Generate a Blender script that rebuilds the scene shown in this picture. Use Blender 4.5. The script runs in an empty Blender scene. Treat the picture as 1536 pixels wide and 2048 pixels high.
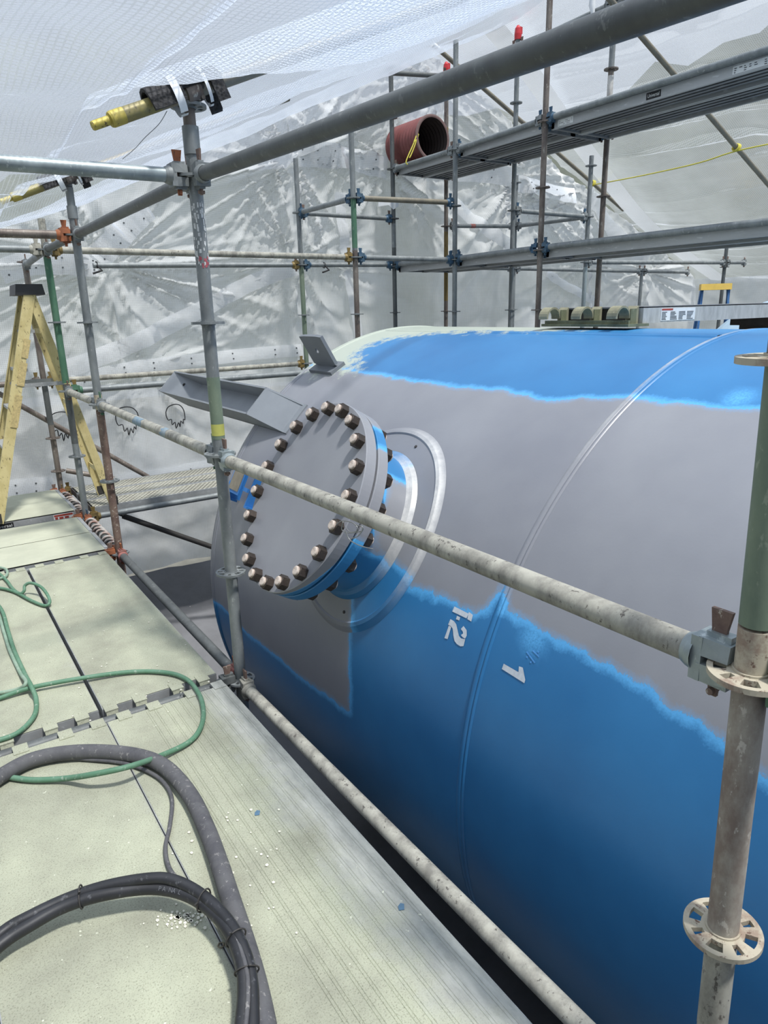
import bpy, math, random
import numpy as np
from mathutils import Vector, Matrix
random.seed(7); rng = np.random.RandomState(5)
sc = bpy.context.scene
col = sc.collection

# ------------------------------------------------------------------ camera
W, H = 1536, 2048
FPX, PI_, RO, YA, HC = 1378.0, math.radians(16.33), math.radians(-1.39), math.radians(33.8), 1.531
FW = np.array([math.sin(YA)*math.cos(PI_), math.cos(YA)*math.cos(PI_), -math.sin(PI_)])
_r = np.array([math.cos(YA), -math.sin(YA), 0.0]); _u = np.cross(_r, FW)
CR = math.cos(RO)*_r + math.sin(RO)*_u
CU = -math.sin(RO)*_r + math.cos(RO)*_u
CC = np.array([0.0, 0.0, HC])
cam_d = bpy.data.cameras.new('camera'); cam = bpy.data.objects.new('camera', cam_d); col.objects.link(cam)
cam_d.sensor_fit = 'VERTICAL'; cam_d.sensor_height = 36.0; cam_d.lens = FPX/H*36.0
cam_d.clip_start = 0.05; cam_d.clip_end = 300
M = Matrix.Identity(4)
for i in range(3):
    M[i][0], M[i][1], M[i][2], M[i][3] = CR[i], CU[i], -FW[i], CC[i]
cam.matrix_world = M
sc.camera = cam

# ------------------------------------------------------------------ sky, sun, exposure
wd = bpy.data.worlds.new('sky'); sc.world = wd; wd.use_nodes = True
nt = wd.node_tree; nt.nodes.clear()
tc = nt.nodes.new('ShaderNodeTexCoord'); sx = nt.nodes.new('ShaderNodeSeparateXYZ')
rp = nt.nodes.new('ShaderNodeValToRGB'); bg = nt.nodes.new('ShaderNodeBackground'); ow = nt.nodes.new('ShaderNodeOutputWorld')
rp.color_ramp.elements[0].position = 0.0; rp.color_ramp.elements[0].color = (0.36, 0.39, 0.41, 1)
rp.color_ramp.elements[1].position = 0.7; rp.color_ramp.elements[1].color = (0.82, 0.92, 1.10, 1)
nt.links.new(tc.outputs['Generated'], sx.inputs[0]); nt.links.new(sx.outputs['Z'], rp.inputs[0])
nt.links.new(rp.outputs[0], bg.inputs[0]); nt.links.new(bg.outputs[0], ow.inputs[0])
bg.inputs[1].default_value = 1.25
sd = bpy.data.lights.new('sun', 'SUN'); sun = bpy.data.objects.new('sun', sd); col.objects.link(sun)
sd.energy = 9.0; sd.angle = math.radians(5); sd.color = (1.0, 0.97, 0.92)
SUN_DIR = Vector((0.10, -0.40, 0.91))
sun.rotation_euler = SUN_DIR.to_track_quat('Z', 'Y').to_euler()
sun.location = (0, -3, 12)
sc.view_settings.view_transform = 'Standard'; sc.view_settings.look = 'None'
sc.view_settings.gamma = 1.0; sc.view_settings.use_curve_mapping = False
sc.view_settings.exposure = -0.15
sc.cycles.use_denoising = True
sc.cycles.max_bounces = 10; sc.cycles.diffuse_bounces = 5; sc.cycles.transparent_max_bounces = 12
sc.cycles.sample_clamp_indirect = 6.0

# ------------------------------------------------------------------ measuring helpers
def ray(x, y):
    return FW + (x-W/2)/FPX*CR - (y-H/2)/FPX*CU
def at(x, y, **k):                       # point of a plane X=, Y= or Z= (metres) sighted at a photo pixel
    (a, v), = k.items(); i = 'XYZ'.index(a); d = ray(x, y)
    return CC + (v-CC[i])/d[i]*d
def proj_(P):
    P = np.asarray(P, float)-CC; d = P@FW; return np.array([W/2+FPX*(P@CR)/d, H/2-FPX*(P@CU)/d])
TX, TZ, TR = 2.799, -0.0911, 1.5135      # tank axis and radius; its axis runs along Y
def hit(x, y, R=TR):
    d = ray(x, y); a = d[0]**2+d[2]**2; b = 2*(d[0]*(-TX)+d[2]*(HC-TZ)); c = TX**2+(HC-TZ)**2-R*R
    D = max(b*b-4*a*c, 0.0)
    return CC + (-b-math.sqrt(D))/2/a*d
def tank_uv(P): return P[1], math.atan2(P[2]-TZ, -(P[0]-TX))
def on_tank(Y, ang, r=0.0):
    return np.array([TX-(TR+r)*math.cos(ang), Y, TZ+(TR+r)*math.sin(ang)])

# ------------------------------------------------------------------ mesh helpers
LOC = {}
def V(p): return np.array(p, float)
def nrm(v): return v/np.linalg.norm(v)
def frame(ax):
    ax = nrm(V(ax)); h = V((0, 0, 1)) if abs(ax[2]) < .9 else V((1, 0, 0))
    e = nrm(np.cross(h, ax)); return e, np.cross(ax, e), ax

class MB:
    def __init__(s): s.v = []; s.f = []; s.sm = []
    def add(s, vs, fs, smooth=False):
        o = len(s.v); s.v.extend([tuple(map(float, p)) for p in vs])
        for f in fs: s.f.append(tuple(i+o for i in f)); s.sm.append(smooth)
        return s
    def rings(s, rings, closed=True, smooth=True, cap=True):
        n = len(rings[0]); vs = [p for r in rings for p in r]; fs = []
        for k in range(len(rings)-1):
            for i in range(n if closed else n-1):
                j = (i+1) % n; fs.append((k*n+i, k*n+j, (k+1)*n+j, (k+1)*n+i))
        s.add(vs, fs, smooth)
        if cap:
            s.add(rings[0], [tuple(range(n))[::-1]]); s.add(rings[-1], [tuple(range(n))])
        return s
    def tube(s, p0, p1, r, n=16, r1=None, cap=True):
        p0, p1 = V(p0), V(p1); a, b, c = frame(p1-p0); r1 = r if r1 is None else r1
        t = [2*math.pi*i/n for i in range(n)]
        R = [[p+q*(math.cos(x)*a+math.sin(x)*b) for x in t] for p, q in ((p0, r), (p1, r1))]
        return s.rings(R, cap=cap)
    def pipe(s, p0, p1, r, wall=.004, n=20):           # open ended tube
        return s.lathe(p0, V(p1)-V(p0), [(0, r), (np.linalg.norm(V(p1)-V(p0)), r), (np.linalg.norm(V(p1)-V(p0)), r-wall), (0, r-wall), (0, r)], n)
    def lathe(s, o, ax, prof, n=24, smooth=True):
        o = V(o); a, b, c = frame(ax); t = [2*math.pi*i/n for i in range(n)]
        for (t0, r0), (t1, r1) in zip(prof[:-1], prof[1:]):     # separate bands keep profile edges crisp
            R = [[o+q*c+max(r, 1e-5)*(math.cos(x)*a+math.sin(x)*b) for x in t] for q, r in ((t0, r0), (t1, r1))]
            s.rings(R, cap=False, smooth=smooth)
        return s
    def box(s, c, size, ax=None):
        c = V(c); X, Y, Z = (V((1, 0, 0)), V((0, 1, 0)), V((0, 0, 1))) if ax is None else ax
        hx, hy, hz = V(size)/2
        vs = [c+i*hx*X+j*hy*Y+k*hz*Z for i in (-1, 1) for j in (-1, 1) for k in (-1, 1)]
        return s.add(vs, [(0, 1, 3, 2), (4, 6, 7, 5), (0, 4, 5, 1), (2, 3, 7, 6), (0, 2, 6, 4), (1, 5, 7, 3)])
    def bar(s, p0, p1, w, h, up=(0, 0, 1)):            # rectangular bar from p0 to p1
        p0, p1 = V(p0), V(p1); c = nrm(p1-p0); a = nrm(np.cross(V(up), c)); b = np.cross(c, a)
        R = [[p+i*w/2*a+j*h/2*b for i, j in ((-1, -1), (1, -1), (1, 1), (-1, 1))] for p in (p0, p1)]
        return s.rings(R, smooth=False)
    def prism(s, pts, ext):                            # polygon pushed along a vector
        pts = [V(p) for p in pts]; n = len(pts); q = [p+V(ext) for p in pts]
        s.add(pts+q, [tuple(range(n))[::-1], tuple(range(n, 2*n))]+[(i, (i+1) % n, n+(i+1) % n, n+i) for i in range(n)])
        return s
    def sweep(s, pts, r, n=8, cap=True):
        pts = [V(p) for p in pts]; R = []; a = None
        for i, p in enumerate(pts):
            t = nrm(pts[min(i+1, len(pts)-1)]-pts[max(i-1, 0)])
            if a is None: a = frame(t)[0]
            a = nrm(a-t*(a@t)); b = np.cross(t, a); q = r[i] if hasattr(r, '__len__') else r
            R.append([p+q*(math.cos(x)*a+math.sin(x)*b) for x in [2*math.pi*k/n for k in range(n)]])
        return s.rings(R, cap=cap)
    def mesh(s, name, m, off=(0, 0, 0)):
        me = bpy.data.meshes.new(name); o = V(off)
        me.from_pydata([(p[0]-o[0], p[1]-o[1], p[2]-o[2]) for p in s.v], [], s.f)
        me.polygons.foreach_set('use_smooth', s.sm); me.materials.append(m); me.update(); return me
    def build(s, name, m, parent=None, loc=None):
        l = LOC[parent.name] if parent else (V(loc) if loc is not None else V(s.v).mean(0))
        o = bpy.data.objects.new(name, s.mesh(name, m, l)); col.objects.link(o)
        if parent:
            o.parent = parent; LOC[o.name] = l
        else:
            o.location = l; LOC[o.name] = V(l)
        return o
def inst(name, me, parent, M4):                        # a copy sharing mesh data, placed by a world matrix
    o = bpy.data.objects.new(name, me); col.objects.link(o); o.parent = parent
    M4 = M4.copy(); M4.translation = M4.translation-Vector(LOC[parent.name]); o.matrix_local = M4
    LOC[o.name] = V(LOC[parent.name]); return o
def mat4(o, X, Y, Z):
    return Matrix(((X[0], Y[0], Z[0], o[0]), (X[1], Y[1], Z[1], o[1]), (X[2], Y[2], Z[2], o[2]), (0, 0, 0, 1)))
def tag(o, label=None, cat=None, group=None, kind=None):
    for k, v in (('label', label), ('category', cat), ('group', group), ('kind', kind)):
        if v: o[k] = v
    return o
def thing(name, loc, label, cat, group=None):
    o = bpy.data.objects.new(name, None); o.empty_display_size = .05; col.objects.link(o); o.location = V(loc)
    LOC[o.name] = V(loc); return tag(o, label, cat, group)
def spline(pts, k=8):
    pts = [V(p) for p in pts]; out = []
    for i in range(len(pts)-1):
        p0, p1, p2, p3 = pts[max(i-1, 0)], pts[i], pts[i+1], pts[min(i+2, len(pts)-1)]
        for j in range(k):
            t = j/k
            out.append(.5*((2*p1)+(-p0+p2)*t+(2*p0-5*p1+4*p2-p3)*t*t+(-p0+3*p1-3*p2+p3)*t**3))
    return out+[pts[-1]]

# ------------------------------------------------------------------ materials
def srgb(r, g, b):
    f = lambda c: (c/255/12.92 if c/255 <= .04045 else ((c/255+.055)/1.055)**2.4)
    return (f(r), f(g), f(b), 1)
def newmat(name):
    m = bpy.data.materials.new(name); m.use_nodes = True; n = m.node_tree
    return m, n, n.nodes['Principled BSDF'], n.nodes, n.links
def N(n, t, **k):
    o = n.nodes.new(t)
    for a, b in k.items():
        if a.startswith('_'): setattr(o, a[1:], b)
        else: o.inputs[a.replace('_', ' ')].default_value = b
    return o
def noise(n, scale, detail=4, rough=.6, vec=None, stretch=None, coord='Object'):
    t = N(n, 'ShaderNodeTexCoord'); q = N(n, 'ShaderNodeTexNoise', Scale=scale, Detail=detail, Roughness=rough)
    v = t.outputs[coord]
    if stretch:
        mp = N(n, 'ShaderNodeMapping', Scale=stretch); n.links.new(v, mp.inputs[0]); v = mp.outputs[0]
    n.links.new(v, q.inputs['Vector']); return q.outputs['Fac']
def ramp(n, fac, stops):
    r = N(n, 'ShaderNodeValToRGB'); e = r.color_ramp.elements
    while len(e) < len(stops): e.new(.5)
    for x, (p, c) in zip(e, stops): x.position = p; x.color = c if len(c) == 4 else (*c, 1)
    n.links.new(fac, r.inputs[0]); return r.outputs[0]
def mixc(n, fac, a, b):
    m = N(n, 'ShaderNodeMix', _data_type='RGBA')
    for s, v in ((m.inputs[0], fac), (m.inputs[6], a), (m.inputs[7], b)):
        if isinstance(v, bpy.types.NodeSocket): n.links.new(v, s)
        else: s.default_value = v
    return m.outputs[2]
def math_(n, op, a, b=None, c=None, clamp=False):
    m = N(n, 'ShaderNodeMath', _operation=op, _use_clamp=clamp)
    for s, v in zip(m.inputs, (a, b, c)):
        if v is None: continue
        if isinstance(v, bpy.types.NodeSocket): n.links.new(v, s)
        else: s.default_value = v
    return m.outputs[0]
def bump(n, b, h, strength=.2, dist=.005):
    q = N(n, 'ShaderNodeBump', Strength=strength, Distance=dist); n.links.new(h, q.inputs['Height']); n.links.new(q.outputs[0], b.inputs['Normal'])
def plain(name, c, rough=.6, metal=0.0, var=.12, scale=14, bmp=.08, stretch=None):
    m, n, b, _, L = newmat(name); c = srgb(*c)
    lo = tuple(x*(1-var*1.5) for x in c[:3]); hi = tuple(min(1, x*(1+var*1.5)) for x in c[:3])
    f = noise(n, scale, 5, .65, stretch=stretch)
    L.new(ramp(n, f, [(.3, lo), (.7, hi)]), b.inputs['Base Color'])
    b.inputs['Roughness'].default_value = rough; b.inputs['Metallic'].default_value = metal
    if bmp: bump(n, b, noise(n, scale*6, 3), bmp, .003)
    return m
def worn(name, c, c2, c3, lo=.42, hi=.6, rough=.55, metal=.25, scale=9, stretch=(1, 1, .5)):   # base, stain, flecks
    m, n, b, _, L = newmat(name)
    a = ramp(n, noise(n, scale, 6, .7, stretch=stretch), [(lo, srgb(*c)), (hi, srgb(*c2))])
    fl = ramp(n, noise(n, scale*5, 4, .7, stretch=stretch), [(.60, (0, 0, 0)), (.66, (1, 1, 1))])
    L.new(mixc(n, fl, a, srgb(*c3)), b.inputs['Base Color'])
    b.inputs['Roughness'].default_value = rough; b.inputs['Metallic'].default_value = metal
    bump(n, b, noise(n, scale*8, 4), .12, .002); return m
ST = worn('galvanized_steel', (138, 143, 143), (112, 117, 118), (160, 164, 162), .40, .66)
STD = worn('dull_grey_steel', (100, 104, 103), (84, 87, 87), (118, 121, 119), .40, .66)
STL = worn('bright_galvanized_steel', (165, 175, 176), (138, 148, 150), (190, 198, 197), .38, .62, .42, .45)
STP = worn('dusty_steel', (172, 170, 158), (128, 126, 118), (96, 92, 86), .42, .62, .75, .05, 12)
STB = worn('brown_stained_steel', (128, 120, 112), (100, 90, 84), (160, 155, 145), .42, .6)
RUST = worn('rusted_steel', (104, 84, 76), (132, 112, 100), (176, 166, 152), .40, .62, .8, .05, 14, (1, 1, 1))
GRN = worn('green_painted_steel', (72, 112, 88), (92, 128, 104), (120, 140, 122), .45, .7, .5, .1)
GRNL = worn('pale_green_dusted_steel', (128, 142, 122), (108, 124, 108), (150, 160, 140), .4, .66)
YEL = worn('yellow_painted_steel', (188, 172, 76), (152, 140, 86), (84, 72, 48), .45, .7, .55, .1, 10)
OCH = worn('ochre_painted_steel', (132, 112, 66), (112, 98, 66), (90, 80, 60), .45, .7)
CREAM = worn('cream_crusted_steel', (182, 174, 154), (150, 132, 116), (110, 88, 76), .5, .62, .85, .0, 14, (1, 1, 1))
BLUEM = worn('blue_painted_steel', (62, 92, 116), (84, 104, 116), (120, 128, 130), .45, .7)
ORNG = worn('orange_rusted_steel', (158, 96, 62), (128, 84, 62), (96, 70, 56), .45, .65, .8, .0, 20)
PINK = worn('red_oxide_steel', (158, 100, 92), (130, 92, 84), (190, 170, 160), .45, .65, .8, .0, 20)
DARK = plain('dark_steel', (66, 64, 62), .6, .3)
NUTM = worn('dark_bronze_nut', (74, 66, 60), (60, 54, 50), (110, 100, 92), .4, .7, .42, .55, 30, (1, 1, 1))
STUD = worn('bare_stud_end', (206, 194, 182), (150, 128, 116), (236, 232, 226), .45, .66, .5, 0, 60, (1, 1, 1))
BLKF = None
def weave_black():
    m, n, b, _, L = newmat('black_netted_foam')
    t = N(n, 'ShaderNodeTexCoord'); vo = N(n, 'ShaderNodeTexVoronoi', Scale=90.0); L.new(t.outputs['Object'], vo.inputs['Vector'])
    L.new(ramp(n, vo.outputs['Distance'], [(.25, srgb(14, 14, 15)), (.7, srgb(44, 44, 46))]), b.inputs['Base Color'])
    b.inputs['Roughness'].default_value = .8; bump(n, b, vo.outputs['Distance'], .6, .004); return m
BLKF = weave_black()
TAPE = plain('white_tape', (225, 228, 230), .45, 0, .04)
REDC = plain('red_plastic_cap', (196, 44, 52), .4, 0, .08)
ALU = worn('aluminium', (176, 178, 178), (156, 158, 158), (196, 198, 198), .4, .66, .5, .35, 8, (1, .2, 1))
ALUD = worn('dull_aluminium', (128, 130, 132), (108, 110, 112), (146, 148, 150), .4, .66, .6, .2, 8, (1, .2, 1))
GREYP = plain('grey_primer_steel', (132, 134, 139), .55, .0, .05, 6, .04)
def deck_mat(name, grey_side):
    m, n, b, _, L = newmat(name)
    base = ramp(n, noise(n, 3, 5, .6), [(.32, srgb(146, 147, 130)), (.5, srgb(164, 166, 146)), (.7, srgb(180, 183, 160))])
    speck = ramp(n, noise(n, 230, 3, .8), [(.28, srgb(128, 128, 116)), (.48, (1, 1, 1, 1))])
    mm = N(n, 'ShaderNodeMix', _data_type='RGBA', _blend_type='MULTIPLY'); mm.inputs[0].default_value = .75
    L.new(base, mm.inputs[6]); L.new(speck, mm.inputs[7]); c = mm.outputs[2]
    t = N(n, 'ShaderNodeTexCoord'); s = N(n, 'ShaderNodeSeparateXYZ'); L.new(t.outputs['Object'], s.inputs[0])
    w = math_(n, 'MULTIPLY_ADD', s.outputs[0], 3.2, 0.0 if grey_side else -.55)         # bare aluminium towards the tank side
    w = math_(n, 'ADD', w, math_(n, 'MULTIPLY', noise(n, 5, 5, .7), 1.1)); w = math_(n, 'MULTIPLY', math_(n, 'SUBTRACT', w, .78), 2.6, clamp=True)
    al = ramp(n, noise(n, 26, 4, .7, stretch=(1, .25, 1)), [(.35, srgb(148, 150, 145)), (.65, srgb(184, 185, 178))])
    c = mixc(n, math_(n, 'MULTIPLY', w, .85), c, al)
    fl = ramp(n, noise(n, 60, 2, .5), [(.73, (0, 0, 0)), (.76, (1, 1, 1))])
    L.new(mixc(n, fl, c, srgb(206, 208, 190)), b.inputs['Base Color'])
    b.inputs['Roughness'].default_value = .85; bump(n, b, noise(n, 120, 3, .8), .45, .004); return m
DECKC = plain('oversprayed_cross_board', (176, 178, 158), .85, 0, .07, 5, .2); DECK = deck_mat('oversprayed_deck', False); DECKG = deck_mat('scuffed_aluminium_deck', True)

def tarp_mat(name, tint, cell, opac, trans_share=.5, thr=.22, blot=.35, glos=.7):
    """woven translucent sheeting: part diffuse, part translucent, part see-through, with its reinforcing threads"""
    m = bpy.data.materials.new(name); m.use_nodes = True; n = m.node_tree; n.nodes.clear(); L = n.links
    out = N(n, 'ShaderNodeOutputMaterial'); uv = N(n, 'ShaderNodeUVMap'); s = N(n, 'ShaderNodeSeparateXYZ'); L.new(uv.outputs[0], s.inputs[0])
    def thread(o):
        f = math_(n, 'FRACT', math_(n, 'DIVIDE', o, cell)); return math_(n, 'LESS_THAN', f, .27)
    g = math_(n, 'MAXIMUM', thread(s.outputs[0]), thread(s.outputs[1]))
    cl = noise(n, .9, 4, .6, coord='UV'); fine = noise(n, 30, 3, .7, coord='UV')
    c = tint
    d = N(n, 'ShaderNodeBsdfDiffuse'); t = N(n, 'ShaderNodeBsdfTranslucent'); tr = N(n, 'ShaderNodeBsdfTransparent'); gl = N(n, 'ShaderNodeBsdfGlossy', Roughness=.42)
    colr = ramp(n, cl, [(.3, tuple(x*.93 for x in c)), (.7, c)])
    L.new(colr, d.inputs[0]); L.new(colr, t.inputs[0]); tr.inputs[0].default_value = (.97, .98, 1, 1); gl.inputs[0].default_value = (.9, .93, .96, 1)
    bp = N(n, 'ShaderNodeBump', Strength=.25, Distance=.01); L.new(fine, bp.inputs['Height'])
    for q in (d, t, gl): L.new(bp.outputs[0], q.inputs['Normal'])
    m1 = N(n, 'ShaderNodeMixShader', Fac=trans_share); L.new(d.outputs[0], m1.inputs[1]); L.new(t.outputs[0], m1.inputs[2])
    fr = N(n, 'ShaderNodeFresnel', IOR=1.4); m2 = N(n, 'ShaderNodeMixShader'); L.new(math_(n, 'MULTIPLY', fr.outputs[0], glos), m2.inputs[0])
    L.new(m1.outputs[0], m2.inputs[1]); L.new(gl.outputs[0], m2.inputs[2])
    a = math_(n, 'ADD', math_(n, 'MULTIPLY', g, thr), math_(n, 'ADD', math_(n, 'MULTIPLY', math_(n, 'SUBTRACT', cl, .5), blot), opac), clamp=True)
    m3 = N(n, 'ShaderNodeMixShader'); L.new(a, m3.inputs[0]); L.new(tr.outputs[0], m3.inputs[1]); L.new(m2.outputs[0], m3.inputs[2])
    L.new(m3.outputs[0], out.inputs[0]); return m
TARP_R = tarp_mat('woven_roof_sheeting', (.66, .73, .84), .019, .30, .42, .46)
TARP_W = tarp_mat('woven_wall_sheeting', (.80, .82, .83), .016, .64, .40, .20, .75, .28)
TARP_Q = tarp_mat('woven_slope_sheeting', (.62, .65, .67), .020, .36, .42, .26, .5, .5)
TARP_D = tarp_mat('heavy_grey_sheeting', (.34, .35, .36), .016, .90, .25)  # made dense so the unseen left and front walls cut light on the tank
TARP_S = tarp_mat('doubled_seam_sheeting', (.95, .96, .96), .016, .70, .62)

def tank_paint():
    m, n, b, _, L = newmat('tank_paint')
    A = lambda k: N(n, 'ShaderNodeAttribute', _attribute_name=k).outputs['Fac']
    gd, pd, fr, wt = A('gray_d'), A('pale_d'), A('fringe'), A('bare')
    grain = noise(n, 160, 2, .6); mid = noise(n, 14, 5, .7); big = noise(n, 1.6, 4, .6)
    j = math_(n, 'MULTIPLY_ADD', math_(n, 'SUBTRACT', mid, .5), .05, math_(n, 'MULTIPLY', math_(n, 'SUBTRACT', grain, .5), .02))
    g = math_(n, 'ADD', gd, j)
    gm = math_(n, 'MULTIPLY_ADD', g, 220, .5, clamp=True)
    edge = math_(n, 'SUBTRACT', 1.0, math_(n, 'MULTIPLY', math_(n, 'ABSOLUTE', math_(n, 'ADD', g, .006)), 38, clamp=True))
    edge = math_(n, 'MULTIPLY', edge, 1.0, clamp=True)
    f2 = math_(n, 'MAXIMUM', edge, math_(n, 'MULTIPLY', fr, math_(n, 'MULTIPLY_ADD', grain, 2.0, -.2, clamp=True)))
    blue = ramp(n, big, [(.3, srgb(42, 110, 164)), (.7, srgb(54, 126, 180))])
    gray = ramp(n, big, [(.3, srgb(128, 130, 137)), (.7, srgb(144, 146, 151))])
    c = mixc(n, math_(n, 'MULTIPLY', f2, .8), blue, srgb(98, 182, 240))
    c = mixc(n, gm, c, gray)
    c = mixc(n, math_(n, 'MULTIPLY', edge, math_(n, 'MULTIPLY', gm, .5)), c, srgb(104, 168, 222))
    p = math_(n, 'ADD', pd, math_(n, 'MULTIPLY_ADD', math_(n, 'SUBTRACT', mid, .5), .45, math_(n, 'MULTIPLY', math_(n, 'SUBTRACT', grain, .5), .16)))
    c = mixc(n, math_(n, 'MULTIPLY_ADD', p, 14, .5, clamp=True), c, srgb(176, 184, 170))
    c = mixc(n, math_(n, 'MULTIPLY', wt, math_(n, 'MULTIPLY_ADD', mid, 2.2, -.35, clamp=True)), c, srgb(205, 205, 202))
    L.new(c, b.inputs['Base Color'])
    b.inputs['Roughness'].default_value = .36; b.inputs['Specular IOR Level'].default_value = .55
    bump(n, b, noise(n, 90, 3), .06, .003); return m
PAINT = tank_paint()

def signed_poly(P, poly):
    """signed distance of points to a polygon, positive inside"""
    P = np.asarray(P); q = np.asarray(poly, float); d = np.full(len(P), 1e9); ins = np.zeros(len(P), bool)
    for a, b in zip(q, np.roll(q, -1, 0)):
        ab = b-a; t = np.clip(((P-a)@ab)/(ab@ab+1e-12), 0, 1); d = np.minimum(d, np.linalg.norm(P-(a+t[:, None]*ab), axis=1))
        c = ((a[1] > P[:, 1]) != (b[1] > P[:, 1])) & (P[:, 0] < (b[0]-a[0])*(P[:, 1]-a[1])/(b[1]-a[1]+1e-12)+a[0]); ins ^= c
    return np.where(ins, d, -d)
def jag(pts, amp=.022, k=6):                            # hand-sprayed edge: break the line up a little
    out = []; r = np.random.RandomState(len(pts)*3+1)
    for a, b in zip(pts[:-1], pts[1:]):
        for i in range(k):
            t = i/k; out.append((a[0]+(b[0]-a[0])*t, a[1]+(b[1]-a[1])*t+(r.rand()-.5)*amp*math.degrees(1/TR)*(0 if i == 0 else 1)))
    return out+[pts[-1]]
sc_ = lambda L: [(y, math.radians(a)*TR) for y, a in L]
UP = jag([(-3, 62), (-1.2, 60.5), (1.05, 60.4), (1.43, 60), (1.53, 60), (1.87, 57.5), (2.09, 58.8), (2.69, 58.1), (3.34, 59.6), (6, 60)])
LO = jag([(-3, 19), (-1.2, 21), (.3, 22.3), (.61, 23.7), (.74, 24.9), (.89, 25.8), (1.11, 26.3), (1.37, 26.9), (1.47, 27.0), (1.5, 29.3), (1.53, 29.3), (1.557, 25.9), (1.6, 25), (1.79, 25), (1.9, 24.4), (1.97, 24.4)])
GRAY_POLY = sc_(UP+[(6, -1), (3.86, -1.3)]+jag([(3.86, -1.3), (3.27, -2.6), (2.48, -1.0), (2.22, -.2)])[1:]+[(2.215, 4), (2.26, 13), (2.27, 18), (2.1, 20)]+LO[::-1])
PALE_POLY = sc_([(3.28, 59.8), (3.45, 64), (3.53, 67.6), (3.52, 72), (3.36, 77), (3.1, 80.3), (2.8, 81.4), (2.4, 83.5), (2.0, 92), (1.9, 150), (6, 150), (6, 62), (3.79, 57), (3.5, 58)])
def paint_attrs(o, gd, pd=None, fr=None, bare=None):
    me = o.data; n = len(me.vertices)
    for k, v in (('gray_d', gd), ('pale_d', pd), ('fringe', fr), ('bare', bare)):
        a = me.attributes.new(k, 'FLOAT', 'POINT')
        a.data.foreach_set('value', np.array(np.broadcast_to(v if v is not None else (-1.0 if k == 'pale_d' else 0.0), (n,)), np.float32))
def shell_attrs(o, bare=None):
    me = o.data; n = len(me.vertices); co = np.empty(n*3, np.float32); me.vertices.foreach_get('co', co); co = co.reshape(-1, 3)+LOC[o.name]
    ang = np.arctan2(co[:, 2]-TZ, -(co[:, 0]-TX)); P = np.c_[co[:, 1], ang*TR]
    gd = signed_poly(P, GRAY_POLY); pd = signed_poly(P, PALE_POLY)
    fr = np.zeros(n)
    for x, y, r in ((1068, 1275, .055), (1480, 795, .05), (1470, 802, .04)):
        Y, a = tank_uv(hit(x, y)); fr = np.maximum(fr, np.clip(1.3-np.hypot(P[:, 0]-Y, P[:, 1]-a*TR)/r, 0, 1))
    fr = np.maximum(fr, np.clip((P[:, 1]/TR-math.radians(83))*6, 0, .35))
    paint_attrs(o, gd, pd, fr, bare)

# ================================================================== SETTING: floor, tarpaulin walls and roof
def grid_uv(name, P, m, uvw, parent=None, kind='structure'):
    """grid of points P[nu][nv] with a metric UV map"""
    nu, nv = P.shape[:2]; me = bpy.data.meshes.new(name)
    idx = np.arange(nu*nv).reshape(nu, nv)
    f = np.stack([idx[:-1, :-1], idx[1:, :-1], idx[1:, 1:], idx[:-1, 1:]], -1).reshape(-1, 4)
    me.from_pydata(P.reshape(-1, 3).tolist(), [], f.tolist()); me.polygons.foreach_set('use_smooth', [True]*len(f))
    uv = me.uv_layers.new(name='UVMap'); uv.data.foreach_set('uv', uvw.reshape(-1, 2)[f.reshape(-1)].astype(np.float32).reshape(-1))
    me.materials.append(m); o = bpy.data.objects.new(name, me); col.objects.link(o); LOC[o.name] = V((0, 0, 0))
    if parent: o.parent = parent
    elif kind: o['kind'] = kind
    return o
_wr = np.random.RandomState(11)
_K = [(_wr.uniform(-1, 1, 2)*s, _wr.uniform(0, 6.28), a) for s, a in ((2.2, .020), (3.5, .018), (5, .012), (8, .008), (11, .006), (16, .004), (24, .0028), (34, .002)) for _ in range(4)]
def crumple(u, v):
    d = 0
    for k, p, a in _K:
        w = k[0]*u+k[1]*v+p+.6*np.sin(1.3*u-.9*v+p); d = d+a*(1-2*np.abs(np.sin(w)))      # creased, not wavy
    return d*.5
def fan(u, v, u0, v0, nfold, amp, reach, lo=None, hi=None, ph=0.0):
    """creases that run out from a tied point"""
    r = np.hypot(u-u0, v-v0); th = np.arctan2(v-v0, u-u0)
    w = th*nfold/3.2+ph+1.3*np.sin(2.3*th+ph)+.9*np.sin(5.1*th+2*ph)+.25*np.sin(3*r+ph)
    w2 = th*nfold/1.3+2*ph+1.1*np.sin(3.1*th)
    q = (1-np.abs(np.sin(w)))**2.2*(.55+.45*np.sin(3.7*th+1.7*ph))+.35*(1-np.abs(np.sin(w2)))**3*(.5+.5*np.sin(2.1*th+ph))
    return amp*(.25-q)*np.exp(-(r/reach)**1.5)*np.clip(r/.2, 0, 1)
RX, RZ, SL, SR = 5.40, 4.30, .447, .437                 # ridge position, slopes of the two roof sides
def roof_z(X): return np.where(X < RX, RZ-SL*(RX-X), RZ-SR*(X-RX))
YB = 6.92                                               # back wall plane

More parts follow.
